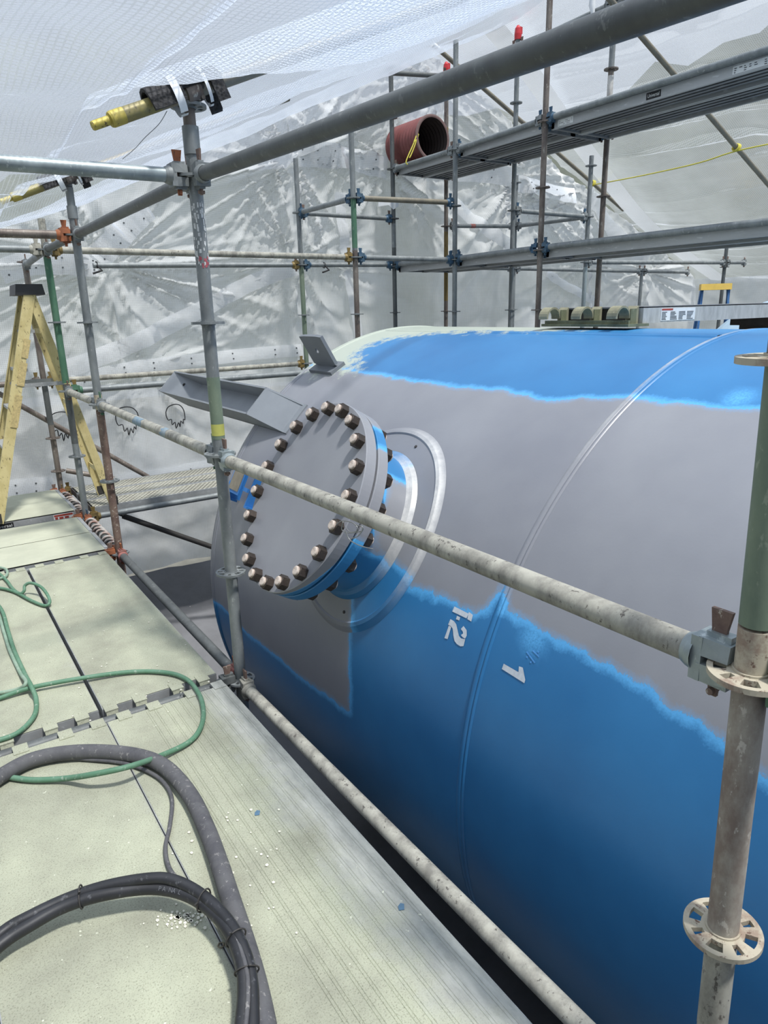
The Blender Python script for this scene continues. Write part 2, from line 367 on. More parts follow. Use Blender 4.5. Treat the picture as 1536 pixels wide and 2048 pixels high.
HILL = plain('hazy_hillside', (116, 122, 112), .95, 0, .12, .35, 0)
hx = np.linspace(-.35, 3.4, 90); hv = np.linspace(0, 1, 12)
HP = np.stack([[[4+34*math.sin(a), 2+34*math.cos(a), -2+v*(14+1.6*math.sin(a*5+2)+.8*math.sin(a*13+1)+.5*math.sin(a*31)+.3*math.sin(a*67))*min(1, max(.45, (a+.6)*.9))] for v in hv] for a in hx]); HP[:, :, 0] += 3*np.sin(hv*1.5)[None]*np.sin(hx)[:, None]
grid_uv('hillside', HP, HILL, HP[..., :2])
fl = MB().box((6, 2, -2.05), (60, 60, .1)); tag(fl.build('floor', plain('gravel_ground', (84, 84, 78), .95, 0, .2, 3, .4), loc=(0, 0, -2)), kind='structure')
gx, gy = np.meshgrid(np.linspace(-3, 11, 90), np.linspace(0, 1, 30), indexing='ij')
Pf = np.stack([gx, 6.9-gy*6.5, -1.0-.93*np.clip(gy*2.2, 0, 1)+.03*np.sin(gx*9+gy*5)*np.sin(gy*30)+crumple(gx, gy*6)*.6], -1)
grid_uv('floor_sheet', Pf, plain('grey_floor_sheet', (112, 113, 116), .7, 0, .12, 3, .1), np.stack([gx, gy*6.5], -1))

# back wall with folds fanning from the tie points
u, v = np.meshgrid(np.linspace(-1.5, 10.9, 420), np.linspace(0, 1, 190), indexing='ij')
zt = roof_z(u); Z = -1.02+v*(zt+1.02)
D = crumple(u*1.25, Z*.55)*1.15
for x, y, nf, a, rc, ph in ((590, 318, 34, .10, .95, 0), (222, 528, 26, .09, 1.3, 1), (1042, 348, 40, .10, .95, 2), (600, 522, 30, .07, .9, .5), (705, 300, 30, .06, .8, 1.5), (783, 330, 24, .06, .9, 2.2), (1180, 380, 30, .08, 1.0, .3), (1300, 540, 22, .07, .9, .8), (300, 730, 18, .05, 1.0, .2), (890, 150, 40, .05, 1.3, 1.2), (1180, 520, 22, .07, .9, .7)):
    p = at(x, y, Y=YB); D = D+fan(u, Z, p[0], p[2], nf, a*2.0, rc*1.15, ph=ph)
D = np.maximum(D, -.13)+.05*np.sin(u*2.1+1)*np.sin(Z*1.3)
Pw = np.stack([u, YB+.10+D, Z], -1)
wall_back = grid_uv('wall_back', Pw, TARP_W, np.stack([u, Z], -1))
# side walls and the wall behind the camera
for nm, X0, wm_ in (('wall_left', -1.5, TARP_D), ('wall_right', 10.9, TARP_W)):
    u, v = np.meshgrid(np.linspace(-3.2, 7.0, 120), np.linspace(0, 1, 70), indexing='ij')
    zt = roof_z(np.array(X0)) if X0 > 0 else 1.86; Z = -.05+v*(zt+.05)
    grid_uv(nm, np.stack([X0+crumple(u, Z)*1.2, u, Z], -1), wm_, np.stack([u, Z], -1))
u, v = np.meshgrid(np.linspace(-1.5, 10.9, 120), np.linspace(0, 1, 60), indexing='ij')
zt = np.maximum(roof_z(u), 1.86); Z = -.05+v*(zt+.05)
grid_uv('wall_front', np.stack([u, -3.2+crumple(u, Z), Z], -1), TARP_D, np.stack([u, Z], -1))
DKW = plain('unseen_light_blocking_boards', (74, 72, 68), .9, 0, .15, 4, .1)  # unseen boards added below deck level to keep light off the tank
for k, (c, z) in enumerate((((-1.53, 1.9, -1.03), (.04, 10.2, 1.94)), ((10.93, 1.9, -1.03), (.04, 10.2, 1.94)), ((4.7, -3.23, -1.03), (12.4, .04, 1.94)))):
    tag(MB().box(c, z).build('unseen_board_%d' % (k+1), DKW), kind='structure')
# roof: left slope sags between the rafters at Y = 2.59 and 4.64
u, v = np.meshgrid(np.linspace(-1.5, RX, 260), np.linspace(-3.2, 7.02, 330), indexing='ij')
ss = lambda a, b, t: np.clip((t-a)/(b-a), 0, 1)**2*(3-2*np.clip((t-a)/(b-a), 0, 1))
zr = np.maximum(roof_z(u), 0)+.045
zr = np.where(u < .62, 2.165-.06*(.62-u), zr)
sag = np.zeros_like(u)
for a, b in ((-1.6, .46), (.46, 2.56), (2.62, 4.64), (4.64, 6.9)):
    t = (v-a)/(b-a); sag = sag+np.where((t > 0) & (t < 1), np.sin(np.pi*np.clip(t, 0, 1))**.8, 0)
A_ = np.where(v < 2.6, .24*ss(.4, 1.25, u)+.03, .13*ss(.45, 1.3, u)+.015)
zr = zr-A_*sag+.016*np.sin(v*7+u*3)*sag+crumple(u*1.2, v*1.2)*.45*(1-np.exp(-((v-2.59)/.15)**2))
ceiling = grid_uv('ceiling', np.stack([u, v, zr], -1), TARP_R, np.stack([u*1.1, v], -1))
# right slope with horizontal drag folds
u, v = np.meshgrid(np.linspace(RX, 10.95, 520), np.linspace(-3.2, 7.02, 130), indexing='ij')
zr = roof_z(u)+.05
w = u*17+1.6*np.sin(v*1.1+.4)+.9*np.sin(v*2.3+u)+1.2*np.sin(u*2.7); fold = -.045*((1-np.abs(np.sin(w/2)))**3-.2)*(.5+.5*np.sin(v*1.3+u*1.9))-.03*(1-np.abs(np.sin(w*.23+1)))**5
sag = np.sin(np.pi*np.clip((v-4.5)/2.25, 0, 1))+np.sin(np.pi*np.clip((v-2.3)/2.2, 0, 1))
zr = zr+fold-.10*sag*ss(5.4, 6.6, u)+crumple(u*1.4, v*.5)*.45
grid_uv('ceiling', np.stack([u, v, zr], -1), TARP_Q, np.stack([u*1.1, v], -1))

# doubled seams, hems and printed marks on the sheeting (children of the wall)
def wall_d(X, Z):                                       # inner face of the back wall at a point
    i = int(round((X+1.5)/12.4*419)); i = min(max(i, 0), 419); zt_ = float(roof_z(np.array(X))); j = int(round((Z+1.02)/(zt_+1.02)*189)); j = min(max(j, 0), 189)
    return Pw[i, j, 1]
def strip(name, pix, wid, off=.018, grom=0):
    """a doubled strip lying on the back wall along photo points; wid = strip width in metres"""
    c = [at(x, y, Y=YB+.08) for x, y in pix]; c = spline(c, 7); L_, R_ = [], []
    for i, p in enumerate(c):
        t = nrm(c[min(i+1, len(c)-1)]-c[max(i-1, 0)]); nn = V((-t[2], 0, t[0]))
        for S, sg in ((L_, .5), (R_, -.5)):
            q = p+nn*wid*sg; q[1] = min(wall_d(q[0], q[2]), wall_d(q[0]+.05, q[2]), wall_d(q[0]-.05, q[2]))-off; S.append(q)
    P = np.stack([np.array(L_), np.array([(a+b)/2-V((0, .012, 0)) for a, b in zip(L_, R_)]), np.array(R_)], 1)
    uv = np.stack([P[..., 0], P[..., 2]], -1); o = grid_uv(name, P, TARP_S, uv, parent=wall_back, kind=None)
    if grom:
        for i in range(2, len(c)-1, grom):
            for S, k in ((L_, .3), (R_, .3)):
                q = S[i]*(1-k)+(R_[i] if S is L_ else L_[i])*k; g = MB(); g.tube(q+V((0, -.004, 0)), q+V((0, -.014, 0)), .008, 8); g.build('grommet', GROM, o)
    return o
GROM = plain('dull_eyelet', (92, 96, 98), .5, .3)
strip('seam_strip', [(95, 748), (215, 705), (330, 655), (430, 605), (500, 568), (585, 535)], .16)
strip('seam_strip', [(140, 763), (240, 738), (330, 727), (450, 714), (560, 703), (600, 700)], .13, grom=5)
strip('hem_strip', [(235, 968), (310, 957), (380, 945), (450, 930)], .22, grom=4)
strip('hem_strip', [(-20, 985), (40, 975), (105, 972)], .18, grom=4)
strip('seam_strip', [(190, 520), (230, 480), (262, 445), (294, 415)], .22, grom=5)
strip('seam_strip', [(688, 540), (697, 595), (706, 640), (712, 700)], .10)
strip('seam_strip', [(588, 312), (640, 312), (700, 318), (775, 336)], .22, grom=4)
strip('seam_strip', [(683, 385), (682, 450), (690, 510)], .12)
strip('seam_strip', [(905, 345), (985, 352), (1060, 372), (1150, 392)], .20, grom=4)
strip('seam_strip', [(905, 405), (960, 455), (1030, 505)], .15)
strip('seam_strip', [(1090, 545), (1140, 580), (1200, 612)], .12)
strip('seam_strip', [(1178, 382), (1205, 430), (1240, 480), (1290, 525)], .2)
strip('hem_strip', [(0, 545), (60, 527), (120, 527), (190, 532)], .2, grom=6)
# printed outline of a bird's head, repeated along the sheet
INK = plain('black_print', (46, 48, 52), .8, 0, .05)
MARK = [(-.9, .35), (-.75, .8), (-.2, 1.0), (.45, .9), (.85, .5), (.95, .0), (.85, -.45), (.7, -.35), (.62, -.75), (.45, -.5), (.32, -1.0), (.15, -.6), (-.05, -1.15), (-.15, -.55), (-.4, -.8), (-.45, -.3), (-.75, -.35), (-.9, .0)]
for x, y, s in ((124, 850, .13), (250, 838, .13), (348, 830, .115), (4, 865, .13)):
    c = at(x, y, Y=YB+.05); pts = [c+V((a*s*.85, 0, b*s)) for a, b in MARK+MARK[:1]]
    for q in pts: q[1] = min(wall_d(q[0], q[2]), wall_d(q[0]+.04, q[2]), wall_d(q[0]-.04, q[2]))-.012
    g = MB(); g.sweep(spline(pts, 3), .005, 5); g.build('printed_mark', INK, wall_back)
# a doubled seam running down the right roof slope
c = [at(985, 30, Y=5.35)]
pix = [(985, 30), (1050, 110), (1130, 225), (1215, 340), (1290, 430), (1370, 495), (1440, 545)]
Ls, Rs = [], []
for (x, y) in pix:                                      # sight each point onto the slope plane z = RZ-SR*(X-RX)
    d = ray(x, y); t = (RZ-.03+SR*RX-HC)/(d[2]+SR*d[0]); p = CC+t*d; Ls.append(p)
Ls = spline(Ls, 6); P = np.stack([np.array([p+V((0, -.14, -.10)) for p in Ls]), np.array([p+V((0, 0, -.115)) for p in Ls]), np.array([p+V((0, .14, -.10)) for p in Ls])], 1)
seam_r = grid_uv('seam_strip', P, TARP_S, np.stack([P[..., 0], P[..., 1]], -1), parent=bpy.data.objects['ceiling.001'], kind=None)

# ================================================================== SCAFFOLD BUILDERS
R0 = .02415
def rosette_mesh(name, m, seg=48):
    """disc with four large and four small key holes"""
    g = MB(); rr = (.024, .034, .0525, .0615); h = .0045; n = seg
    hole = [((i % (n//4)) in (0, 1, n//4-1) or abs((i % (n//4))-(n//8)) <= 0) for i in range(n)]
    if n >= 48: hole = [((i % 12) in (0, 1, 11, 10) or (i % 12) in (5, 6)) for i in range(n)]
    P = lambda r, i, z: (rr[r]*math.cos(2*math.pi*i/n), rr[r]*math.sin(2*math.pi*i/n), z)
    vs = [P(r, i, z) for z in (-h, h) for r in range(4) for i in range(n)]; ix = lambda r, i, t: t*4*n+r*n+i % n; fs = []
    for i in range(n):
        for r in range(3):
            if r == 1 and hole[i]: continue
            fs.append((ix(r, i, 1), ix(r+1, i, 1), ix(r+1, i+1, 1), ix(r, i+1, 1))); fs.append((ix(r, i, 0), ix(r, i+1, 0), ix(r+1, i+1, 0), ix(r+1, i, 0)))
        fs.append((ix(3, i, 0), ix(3, i+1, 0), ix(3, i+1, 1), ix(3, i, 1)))
        if hole[i]:
            fs.append((ix(1, i, 0), ix(1, i+1, 0), ix(1, i+1, 1), ix(1, i, 1))); fs.append((ix(2, i, 0), ix(2, i, 1), ix(2, i+1, 1), ix(2, i+1, 0)))
            if not hole[i-1]: fs.append((ix(1, i, 0), ix(1, i, 1), ix(2, i, 1), ix(2, i, 0)))
            if not hole[(i+1) % n]: fs.append((ix(1, i+1, 0), ix(2, i+1, 0), ix(2, i+1, 1), ix(1, i+1, 1)))
    g.add(vs, fs); g.lathe((0, 0, -.008), (0, 0, 1), [(0, .0245), (.0, .0275), (.016, .0275), (.016, .0245)], 24)   # weld collar
    return g.mesh(name, m)
ROS = {}
def rosette_of(m):
    if m.name not in ROS: ROS[m.name] = rosette_mesh('rosette', m)
    return ROS[m.name]
def head_mesh(m):
    """wedge head of a ledger: two jaws around the rosette and a neck into the tube; local x points away from the post"""
    g = MB()
    for s in (1, -1):
        pts = [(.030, -.022, s*.007), (.030, .022, s*.007), (.078, .026, s*.007), (.078, -.026, s*.007)]
        top = [(.030, -.018, s*.034), (.030, .018, s*.034), (.078, .024, s*.038), (.078, -.024, s*.038)]
        g.add(pts+top, [(0, 1, 2, 3), (7, 6, 5, 4), (0, 4, 5, 1), (1, 5, 6, 2), (2, 6, 7, 3), (3, 7, 4, 0)])
        g.box((.054, 0, s*.040), (.040, .020, .010))
    g.box((.080, 0, 0), (.018, .050, .074)); g.lathe((.086, 0, 0), (1, 0, 0), [(0, .033), (.012, .030), (.022, .0255)], 16)
    return g.mesh('ledger_head', m)
def wedge_mesh(m):
    g = MB(); g.prism([(.040, -.0035, .082), (.074, -.0035, .082), (.070, -.0035, .05), (.066, -.0035, -.064), (.052, -.0035, -.064), (.046, -.0035, .05)], (0, .007, 0))
    g.tube((.059, -.011, -.055), (.059, .011, -.055), .006, 8); return g.mesh('wedge', m)
HM, WM = {}, {}
def post(x, y, z0, z1, ros, m, label, group=None, bands=(), ros_m=None, name='scaffold_post', sleeve=None, cap=None):
    """standing tube with its rosettes; bands are lengths of tube of another colour"""
    t = thing(name, (x, y, z0), label, 'post', group); cuts = sorted(bands, key=lambda b: b[0]); z = z0; n = 20
    for a, b, mm in cuts:
        if a > z+.01: MB().tube((x, y, z), (x, y, a), R0, n).build('tube', m, t)
        MB().tube((x, y, a), (x, y, b), R0+.0006, n).build('tube_band', mm, t); z = b
    if z1 > z+.01: MB().tube((x, y, z), (x, y, z1), R0, n).build('tube', m, t)
    for k, zz in enumerate(ros):
        M4 = Matrix.Translation((x, y, zz)) @ Matrix.Rotation(math.radians(11*k+5), 4, 'Z'); inst('rosette', rosette_of(ros_m or m), t, M4)
    if sleeve: MB().lathe((x, y, sleeve[0]), (0, 0, 1), [(0, R0), (0, .0285), (sleeve[1]-sleeve[0], .0285), (sleeve[1]-sleeve[0], R0)], 20).build('spigot_sleeve', sleeve[2] if len(sleeve) > 2 else m, t)
    if cap:
        g = MB(); g.lathe((x, y, z1-.02), (0, 0, 1), [(0, .034), (.05, .036), (.10, .030), (.125, .012), (.127, 0)], 16); g.box((x+.02, y, z1+.06), (.03, .05, .06)); g.build('plastic_cap', REDC, t)
    return t
def ledger(p0, p1, m, label, group=None, hm=None, wm=None, heads=(1, 1), r=R0, name='scaffold_ledger', cat='rail', trim=True):
    """horizontal tube between two posts with a wedge head and wedge at each end"""
    p0, p1 = V(p0), V(p1); d = nrm(p1-p0); hm = hm or m; wm = wm or RUST
    t = thing(name, (p0+p1)/2, label, cat, group)
    a = p0+d*.095 if heads[0] else p0; b = p1-d*.095 if heads[1] else p1
    MB().tube(a, b, r, 20).build('tube', m, t)
    for k, (p, s) in enumerate(((p0, 1), (p1, -1))):
        if not heads[k]: continue
        X = d*s; Y = nrm(np.cross((0, 0, 1), X)); Zv = np.cross(X, Y)
        if hm.name not in HM: HM[hm.name] = head_mesh(hm)
        if wm.name not in WM: WM[wm.name] = wedge_mesh(wm)
        h = inst('ledger_head', HM[hm.name], t, mat4(p, X, Y, Zv)); w = bpy.data.objects.new('wedge', WM[wm.name]); col.objects.link(w); w.parent = h
        LOC[w.name] = LOC[t.name]
    return t
def brace(p0, p1, m, label, name='scaffold_brace', flat=True, cat='brace'):
    t = thing(name, (V(p0)+V(p1))/2, label, cat); MB().tube(p0, p1, R0*.95, 16).build('tube', m, t)
    if flat:
        d = nrm(V(p1)-V(p0))
        for p, s in ((p0, -1), (p1, 1)):
            MB().bar(V(p)-d*s*.02, V(p)+d*s*.07, .05, .012).build('flattened_end', m, t)
    return t

# ================================================================== THE TANK
tank = thing('pressure_tank', (TX, 1.2, TZ-TR), 'huge horizontal tank half blue and half grey primer beside the walkway', 'tank')
YE, KH = 3.79, .36
ys = np.concatenate([np.arange(-2.6, -.2, .08), np.arange(-.2, YE, .026)]); ph = np.linspace(0, math.pi/2, 26)
YY = np.concatenate([ys, YE+KH*TR*np.sin(ph)]); RRr = np.concatenate([np.full(len(ys), TR), TR*np.cos(ph)])
RRr = np.maximum(RRr, .004)
aa = np.radians(np.concatenate([np.arange(-200, -35, 5), np.arange(-35, 100, .9), np.arange(100, 160, 5)]))
S = MB(); vs = [(TX-r*math.cos(a), y, TZ+r*math.sin(a)) for y, r in zip(YY, RRr) for a in aa]; na = len(aa); ns = len(ys)
fs = [(i*na+j, (i+1)*na+j, (i+1)*na+(j+1) % na, i*na+(j+1) % na) for i in range(ns-1) for j in range(na)]
S.add(vs, fs, True)
sh = S.build('shell', PAINT, tank); shell_attrs(sh)
S = MB(); o = ns-1
S.add(vs[o*na:], [(i*na+j, (i+1)*na+j, (i+1)*na+(j+1) % na, i*na+(j+1) % na) for i in range(len(YY)-o-1) for j in range(na)], True)
hd = S.build('dished_head', PAINT, tank); shell_attrs(hd)
# girth welds: a low flat bead with two toe lines
def girth(Y, w, name='girth_weld', barefn=None):
    an = np.radians(np.arange(-40, 110, .8)); prof = [(-w, .0002), (-w*.8, .0045), (-w*.45, .0055), (-w*.38, .001), (-w*.30, .0055), (w*.8, .0045), (w, .0002)]
    P = [[on_tank(Y+dy, a, h) for dy, h in prof] for a in an]; g = MB(); n = len(prof)
    g.add([p for r in P for p in r], [(i*n+j, i*n+j+1, (i+1)*n+j+1, (i+1)*n+j) for i in range(len(an)-1) for j in range(n-1)], True)
    q = g.build(name, PAINT, tank); b = np.zeros((len(an), n))
    if barefn is not None: b[:, -2:] = barefn(an)[:, None]
    shell_attrs(q, b.reshape(-1)); return q
girth(1.5, .019, barefn=lambda a: np.clip((np.degrees(a)-38)/30, 0, 1))
girth(YE, .022)
def line_weld(a0, Y0, Y1, w):
    yy = np.linspace(Y0, Y1, 90); prof = [(-w, .0002), (-w*.7, .006), (w*.1, .006), (w*.25, .001), (w*.45, .006), (w, .0002)]; n = len(prof)
    P = [[on_tank(y, math.radians(a0)+dy/TR, h) for dy, h in prof] for y in yy]; g = MB()
    g.add([p for r in P for p in r], [(i*n+j, i*n+j+1, (i+1)*n+j+1, (i+1)*n+j) for i in range(len(yy)-1) for j in range(n-1)], True)
    shell_attrs(g.build('seam_weld', PAINT, tank))
line_weld(81.4, 1.52, 3.75, .02)

# nozzle with blind flange
NP, NPS = .5318, .045
N0 = V((1.1788, 2.416, .8472)); nn = V((-math.cos(NP)*math.cos(NPS), math.sin(NPS), math.sin(NP)*math.cos(NPS)))
e1 = nrm(V((0, 1, 0))-nn*nn[1]); e2 = -np.cross(nn, e1)          # e1 along the tank, e2 up the flange face
def fl_p(r, a, d): return N0-nn*d+r*(math.cos(a)*e1+math.sin(a)*e2)
def to_shell(r, a, h):                                            # depth at which a point of the nozzle axis system meets the shell (radius TR+h)
    p = fl_p(r, a, 0); d = -nn; ox, oz = p[0]-TX, p[2]-TZ; A = d[0]**2+d[2]**2; b = ox*d[0]+oz*d[2]; c = ox*ox+oz*oz-(TR+h)**2
    return (-b-math.sqrt(max(b*b-A*c, 0)))/A
NA = 120; AN = [2*math.pi*i/NA for i in range(NA)]
def radial(name, rings, fn, parent, bare=None, smooth=True):
    """rings: list of functions a -> (r, depth); fn(a, depth) -> gray_d"""
    g = MB(); pts = [[fl_p(*((lambda q: (q[0], a, q[1]))(k(a)))) for a in AN] for k in rings]
    gd = [[fn(a, k(a)[1]) for a in AN] for k in rings]; bb = [[(bare(a, i) if bare else 0) for a in AN] for i in range(len(rings))]
    for i in range(len(rings)-1): g.rings(pts[i:i+2], cap=False, smooth=smooth)
    o = g.build(name, PAINT, parent); G = []; B = []
    for i in range(len(rings)-1): G += gd[i]+gd[i+1]; B += bb[i]+bb[i+1]
    paint_attrs(o, np.array(G), bare=np.array(B)); return o
def adiff(a, c): return abs((math.degrees(a)-c+180) % 360-180)
C_ = lambda r, d: (lambda a: (r, d))
rim = lambda a, d: (adiff(a, 243)-36)*.007 if d > .052 else .2
# reinforcing pad lapped on the shell, blue at the lower right
def padg(a, d): return (adiff(a, 222)-27)*.006
def padc(r, h): return lambda a: (r, to_shell(r, a, h))
pw = lambda a: max(0.0, min(1.0, 1.6-adiff(a, 148)/44))
radial('reinforcing_pad', [padc(.30, .013), padc(.432, .013), padc(.446, .0005)], padg, tank)
radial('pad_weld', [padc(.424, .0132), padc(.432, .019), padc(.446, .0165), padc(.452, .011), padc(.466, .0006)], padg, tank, bare=lambda a, i: pw(a)*(.95 if 0 < i < 4 else .3))
neckg = lambda a, d: min((d-.235)*.8, (30-adiff(a, 168))*.006)
radial('nozzle_neck', [C_(.335, .152), C_(.322, .185), C_(.306, .225), C_(.305, .25), padc(.305, .012)], neckg, tank)
radial('neck_weld', [lambda a: (.305, to_shell(.305, a, .012)-.030), lambda a: (.313, to_shell(.313, a, .012)-.024), lambda a: (.325, to_shell(.325, a, .012)-.018), padc(.337, .0135)], lambda a, d: (40-adiff(a, 160))*.006, tank, bare=lambda a, i: pw(a)*.9)
flange = radial('flange', [C_(.30, .100), C_(.385, .100), C_(.387, .104), C_(.4035, .104), C_(.4065, .107), C_(.4065, .149), C_(.4035, .152), C_(.33, .152)], lambda a, d: (adiff(a, 240)-50)*.007 if adiff(a, 240) < 100 else (adiff(a, 128)-9)*.007, tank, smooth=False)
radial('gasket', [C_(.372, .090), C_(.372, .106)], lambda a, d: .5, tank)
blind = radial('blind_flange', [C_(.0005, .046), C_(.4035, .046), C_(.4065, .049), C_(.4065, .092), C_(.4035, .095), C_(.2, .095)], rim, tank, smooth=False)
def nut_mesh():
    g = MB(); hx = [(.0293*math.cos(math.pi/3*i), .0293*math.sin(math.pi/3*i)) for i in range(6)]
    ri = [(.0252*math.cos(math.pi/12*i+.0), .0252*math.sin(math.pi/12*i)) for i in range(24)]
    g.prism([(x, y, 0) for x, y in hx], (0, 0, .030))
    g.lathe((0, 0, .030), (0, 0, 1), [(0, .0253), (.0025, .0232), (.0025, .012)], 18); return g.mesh('nut', NUTM)
def stud_mesh():
    g = MB(); g.lathe((0, 0, .029), (0, 0, 1), [(0, .0182), (.0105, .0182), (.0130, .0150), (.0132, .0001)], 16)
    g.lathe((0, 0, .031), (0, 0, 1), [(.0015, .0190), (.0040, .0190)], 16); return g.mesh('stud', STUD)
NM, SM_ = nut_mesh(), stud_mesh()
for k in range(20):
    a = math.radians(80.5+18*k); q = fl_p(.3745, a, .046); tw = rng.rand()*1.0
    X = math.cos(tw)*e1+math.sin(tw)*e2; Y = np.cross(nn, X)
    inst('nut', NM, blind, mat4(q, X, Y, nn)); inst('stud', SM_, blind, mat4(q, X, Y, nn))
    q = fl_p(.3745, a, .152); inst('nut', NM, flange, mat4(q, X, -Y, -nn)); inst('stud', SM_, flange, mat4(q, X, -Y, -nn))
# tell-tale holes in the pad
for x, y in ((835, 897), (693, 1224)):
    Y_, a_ = tank_uv(hit(x, y)); p = on_tank(Y_, a_, .0126); d = nrm(on_tank(Y_, a_, 1)-on_tank(Y_, a_, 0)); MB().tube(p, p+d*.0022, .007, 12).build('weep_hole', DARK, tank)

# lifting lug on a doubler plate
LUGM = plain('grey_lug_primer', (112, 117, 122), .55, 0, .05, 6, .04)
Ya, Aa = 3.585, math.radians(59.6)
er = nrm(on_tank(0, Aa, 1)-on_tank(0, Aa, 0)); et = nrm(on_tank(0, Aa+.01)-on_tank(0, Aa)); ey = V((0, 1, 0))
g = MB(); g.prism([on_tank(3.455, Aa-.04, .0), on_tank(3.455, Aa+.03, .0), on_tank(3.715, Aa+.03, .0), on_tank(3.715, Aa-.04, .0)], er*.02); g.build('doubler_plate', LUGM, tank)
def lug():
    b = on_tank(Ya, Aa, .018); g = MB(); w = .25; hgt = .20; hole = b+er*.105; n = 20
    O = [b-ey*w/2, b+ey*w/2, b+ey*w/2+er*hgt, b-ey*w/2+er*hgt]; rim_ = []
    for i in range(n):
        a = 2*math.pi*i/n; c_, s_ = math.cos(a), math.sin(a); m = 1/max(abs(c_)/(w/2), abs(s_)/((hgt-.105) if s_ > 0 else .105))
        rim_.append((hole+m*(c_*ey+s_*er), hole+.016*(c_*ey+s_*er)))
    th = et*.02; vs = []
    for o_, i_ in rim_: vs += [o_-th/2, i_-th/2, o_+th/2, i_+th/2]
    fs = []
    for i in range(n):
        j = (i+1) % n; A, B = 4*i, 4*j; fs += [(A, B, B+1, A+1), (A+2, A+3, B+3, B+2), (A, A+2, B+2, B), (A+1, B+1, B+3, A+3)]
    g.add(vs, fs); return g
lug().build('lifting_lug', LUGM, tank)

# trough-shaped channel bracket along the tank, open side outward
CHM = plain('grey_channel_primer', (130, 135, 140), .5, 0, .05, 6, .04)
ac, hw, hh = math.radians(44.3), .100, .118
er = nrm(on_tank(0, ac, 1)-on_tank(0, ac, 0)); et = nrm(on_tank(0, ac+.01)-on_tank(0, ac)); b0 = V((TX, 0, TZ))+er*(TR*math.cos(hw/TR)-.002)
cp = lambda y, t, r: b0+ey*y+et*t+er*r
y0i, y0o, y1i, y1o, tk = 3.40, 3.74, 5.02, 5.42, .011
g = MB(); g.prism([cp(y0i, -hw, 0), cp(y1i, -hw, 0), cp(y1i, hw, 0), cp(y0i, hw, 0)], er*tk); g.build('channel_web', CHM, tank)
for s in (-1, 1):
    g = MB(); g.prism([cp(y0i, s*hw, 0), cp(y1i, s*hw, 0), cp(y1o, s*hw, hh), cp(y0o, s*hw, hh)], -et*tk*s); g.build('channel_flange', CHM, tank)
g = MB(); g.prism([cp(y0i-.01, -hw, -.01), cp(y0i-.01, hw, -.01), cp(y0o, hw, hh), cp(y0o, -hw, hh)], V((0, .012, 0))); g.build('end_plate', CHM, tank)
g = MB(); g.prism([cp(y1i, -hw, 0), cp(y1i, hw, 0), cp(y1o, hw, hh), cp(y1o, -hw, hh)], V((0, -.012, 0))); ep = g.build('end_plate', CHM, tank)
q = cp((y1i+y1o)/2, .03, hh/2); g = MB(); g.tube(q+V((0, -.012, 0)), q+V((0, -.020, 0)), .012, 10); g.build('drain_hole', DARK, ep)

# nameplate on its blue stand-off bracket
NPB = plain('blue_bracket_paint', (50, 118, 186), .45, 0, .06); NPT = plain('tan_nameplate', (140, 132, 116), .55, .2, .1, 40)
Yn, An = 3.47, math.radians(27.5); er = nrm(on_tank(0, An, 1)-on_tank(0, An, 0)); et = nrm(on_tank(0, An+.01)-on_tank(0, An))
q = lambda y, t, r: on_tank(Yn, An)+ey*y+et*t+er*r
g = MB(); g.prism([q(-.075, -.065, .095), q(.075, -.065, .095), q(.075, .115, .095), q(-.075, .115, .095)], er*.010); nb = g.build('nameplate_bracket', NPB, tank)
g = MB(); g.prism([q(-.060, -.048, .105), q(.060, -.048, .105), q(.060, .100, .105), q(-.060, .100, .105)], er*.004); npl = g.build('nameplate', NPT, nb)
for y in (-.125, .11):
    g = MB(); g.prism([q(y-.006, -.10, -.01), q(y+.006, -.10, -.01), q(y+.006, -.10, .07), q(y-.006, -.10, .07)], et*.21)
    g.prism([q(y-.03, -.112, .02), q(y+.006, -.112, .02), q(y+.006, -.112, .07), q(y-.03, -.112, .07)], et*.012); g.build('bracket_leg', NPB, tank)
g = MB(); g.bar(q(-.14, .07, .088), q(.11, .07, .088), .02, .012, up=er); g.bar(q(-.14, -.02, .088), q(.11, -.02, .088), .02, .012, up=er); g.build('bracket_bar', NPB, nb)

# stencilled numbers, cut as thin paint films following the shell
STW = plain('white_stencil_paint', (196, 204, 212), .6, 0, .08, 60, .02); STF = plain('faint_stencil_paint', (84, 150, 214), .6, 0, .1, 80, .02)
def stencil(polys, m, name='stencil_figure'):
    g = MB()
    for pl in polys:
        P = [(x/4.151+830, y/4.151+1140) for x, y in pl]; q = []
        for (x0, y0), (x1, y1) in zip(P, P[1:]+P[:1]):
            for k in range(3): q.append(hit(x0+(x1-x0)*k/3, y0+(y1-y0)*k/3))
        q = [tank_uv(p) for p in q]; g.add([on_tank(a, b, .0018) for a, b in q], [tuple(range(len(q)))])
    g.build(name, m, tank)
stencil([[(330, 303), (448, 363), (430, 402), (312, 345)], [(450, 348), (484, 374), (470, 428), (437, 408)]], STW)
stencil([[(352, 380), (379, 393), (370, 420), (343, 409)]], STW)
stencil([[(284, 462), (304, 472), (274, 574), (247, 566)], [(297, 408), (326, 424), (346, 452), (358, 505), (368, 548), (385, 568), (420, 574), (406, 632), (380, 634), (350, 615), (330, 588), (322, 545), (316, 488), (304, 468), (278, 454)], [(406, 465), (432, 500), (433, 545), (419, 570), (398, 558), (384, 540), (402, 528), (400, 512), (384, 490)]], STW)
stencil([[(740, 778), (862, 848), (866, 800), (898, 810), (919, 912), (911, 940), (724, 822)]], STW)
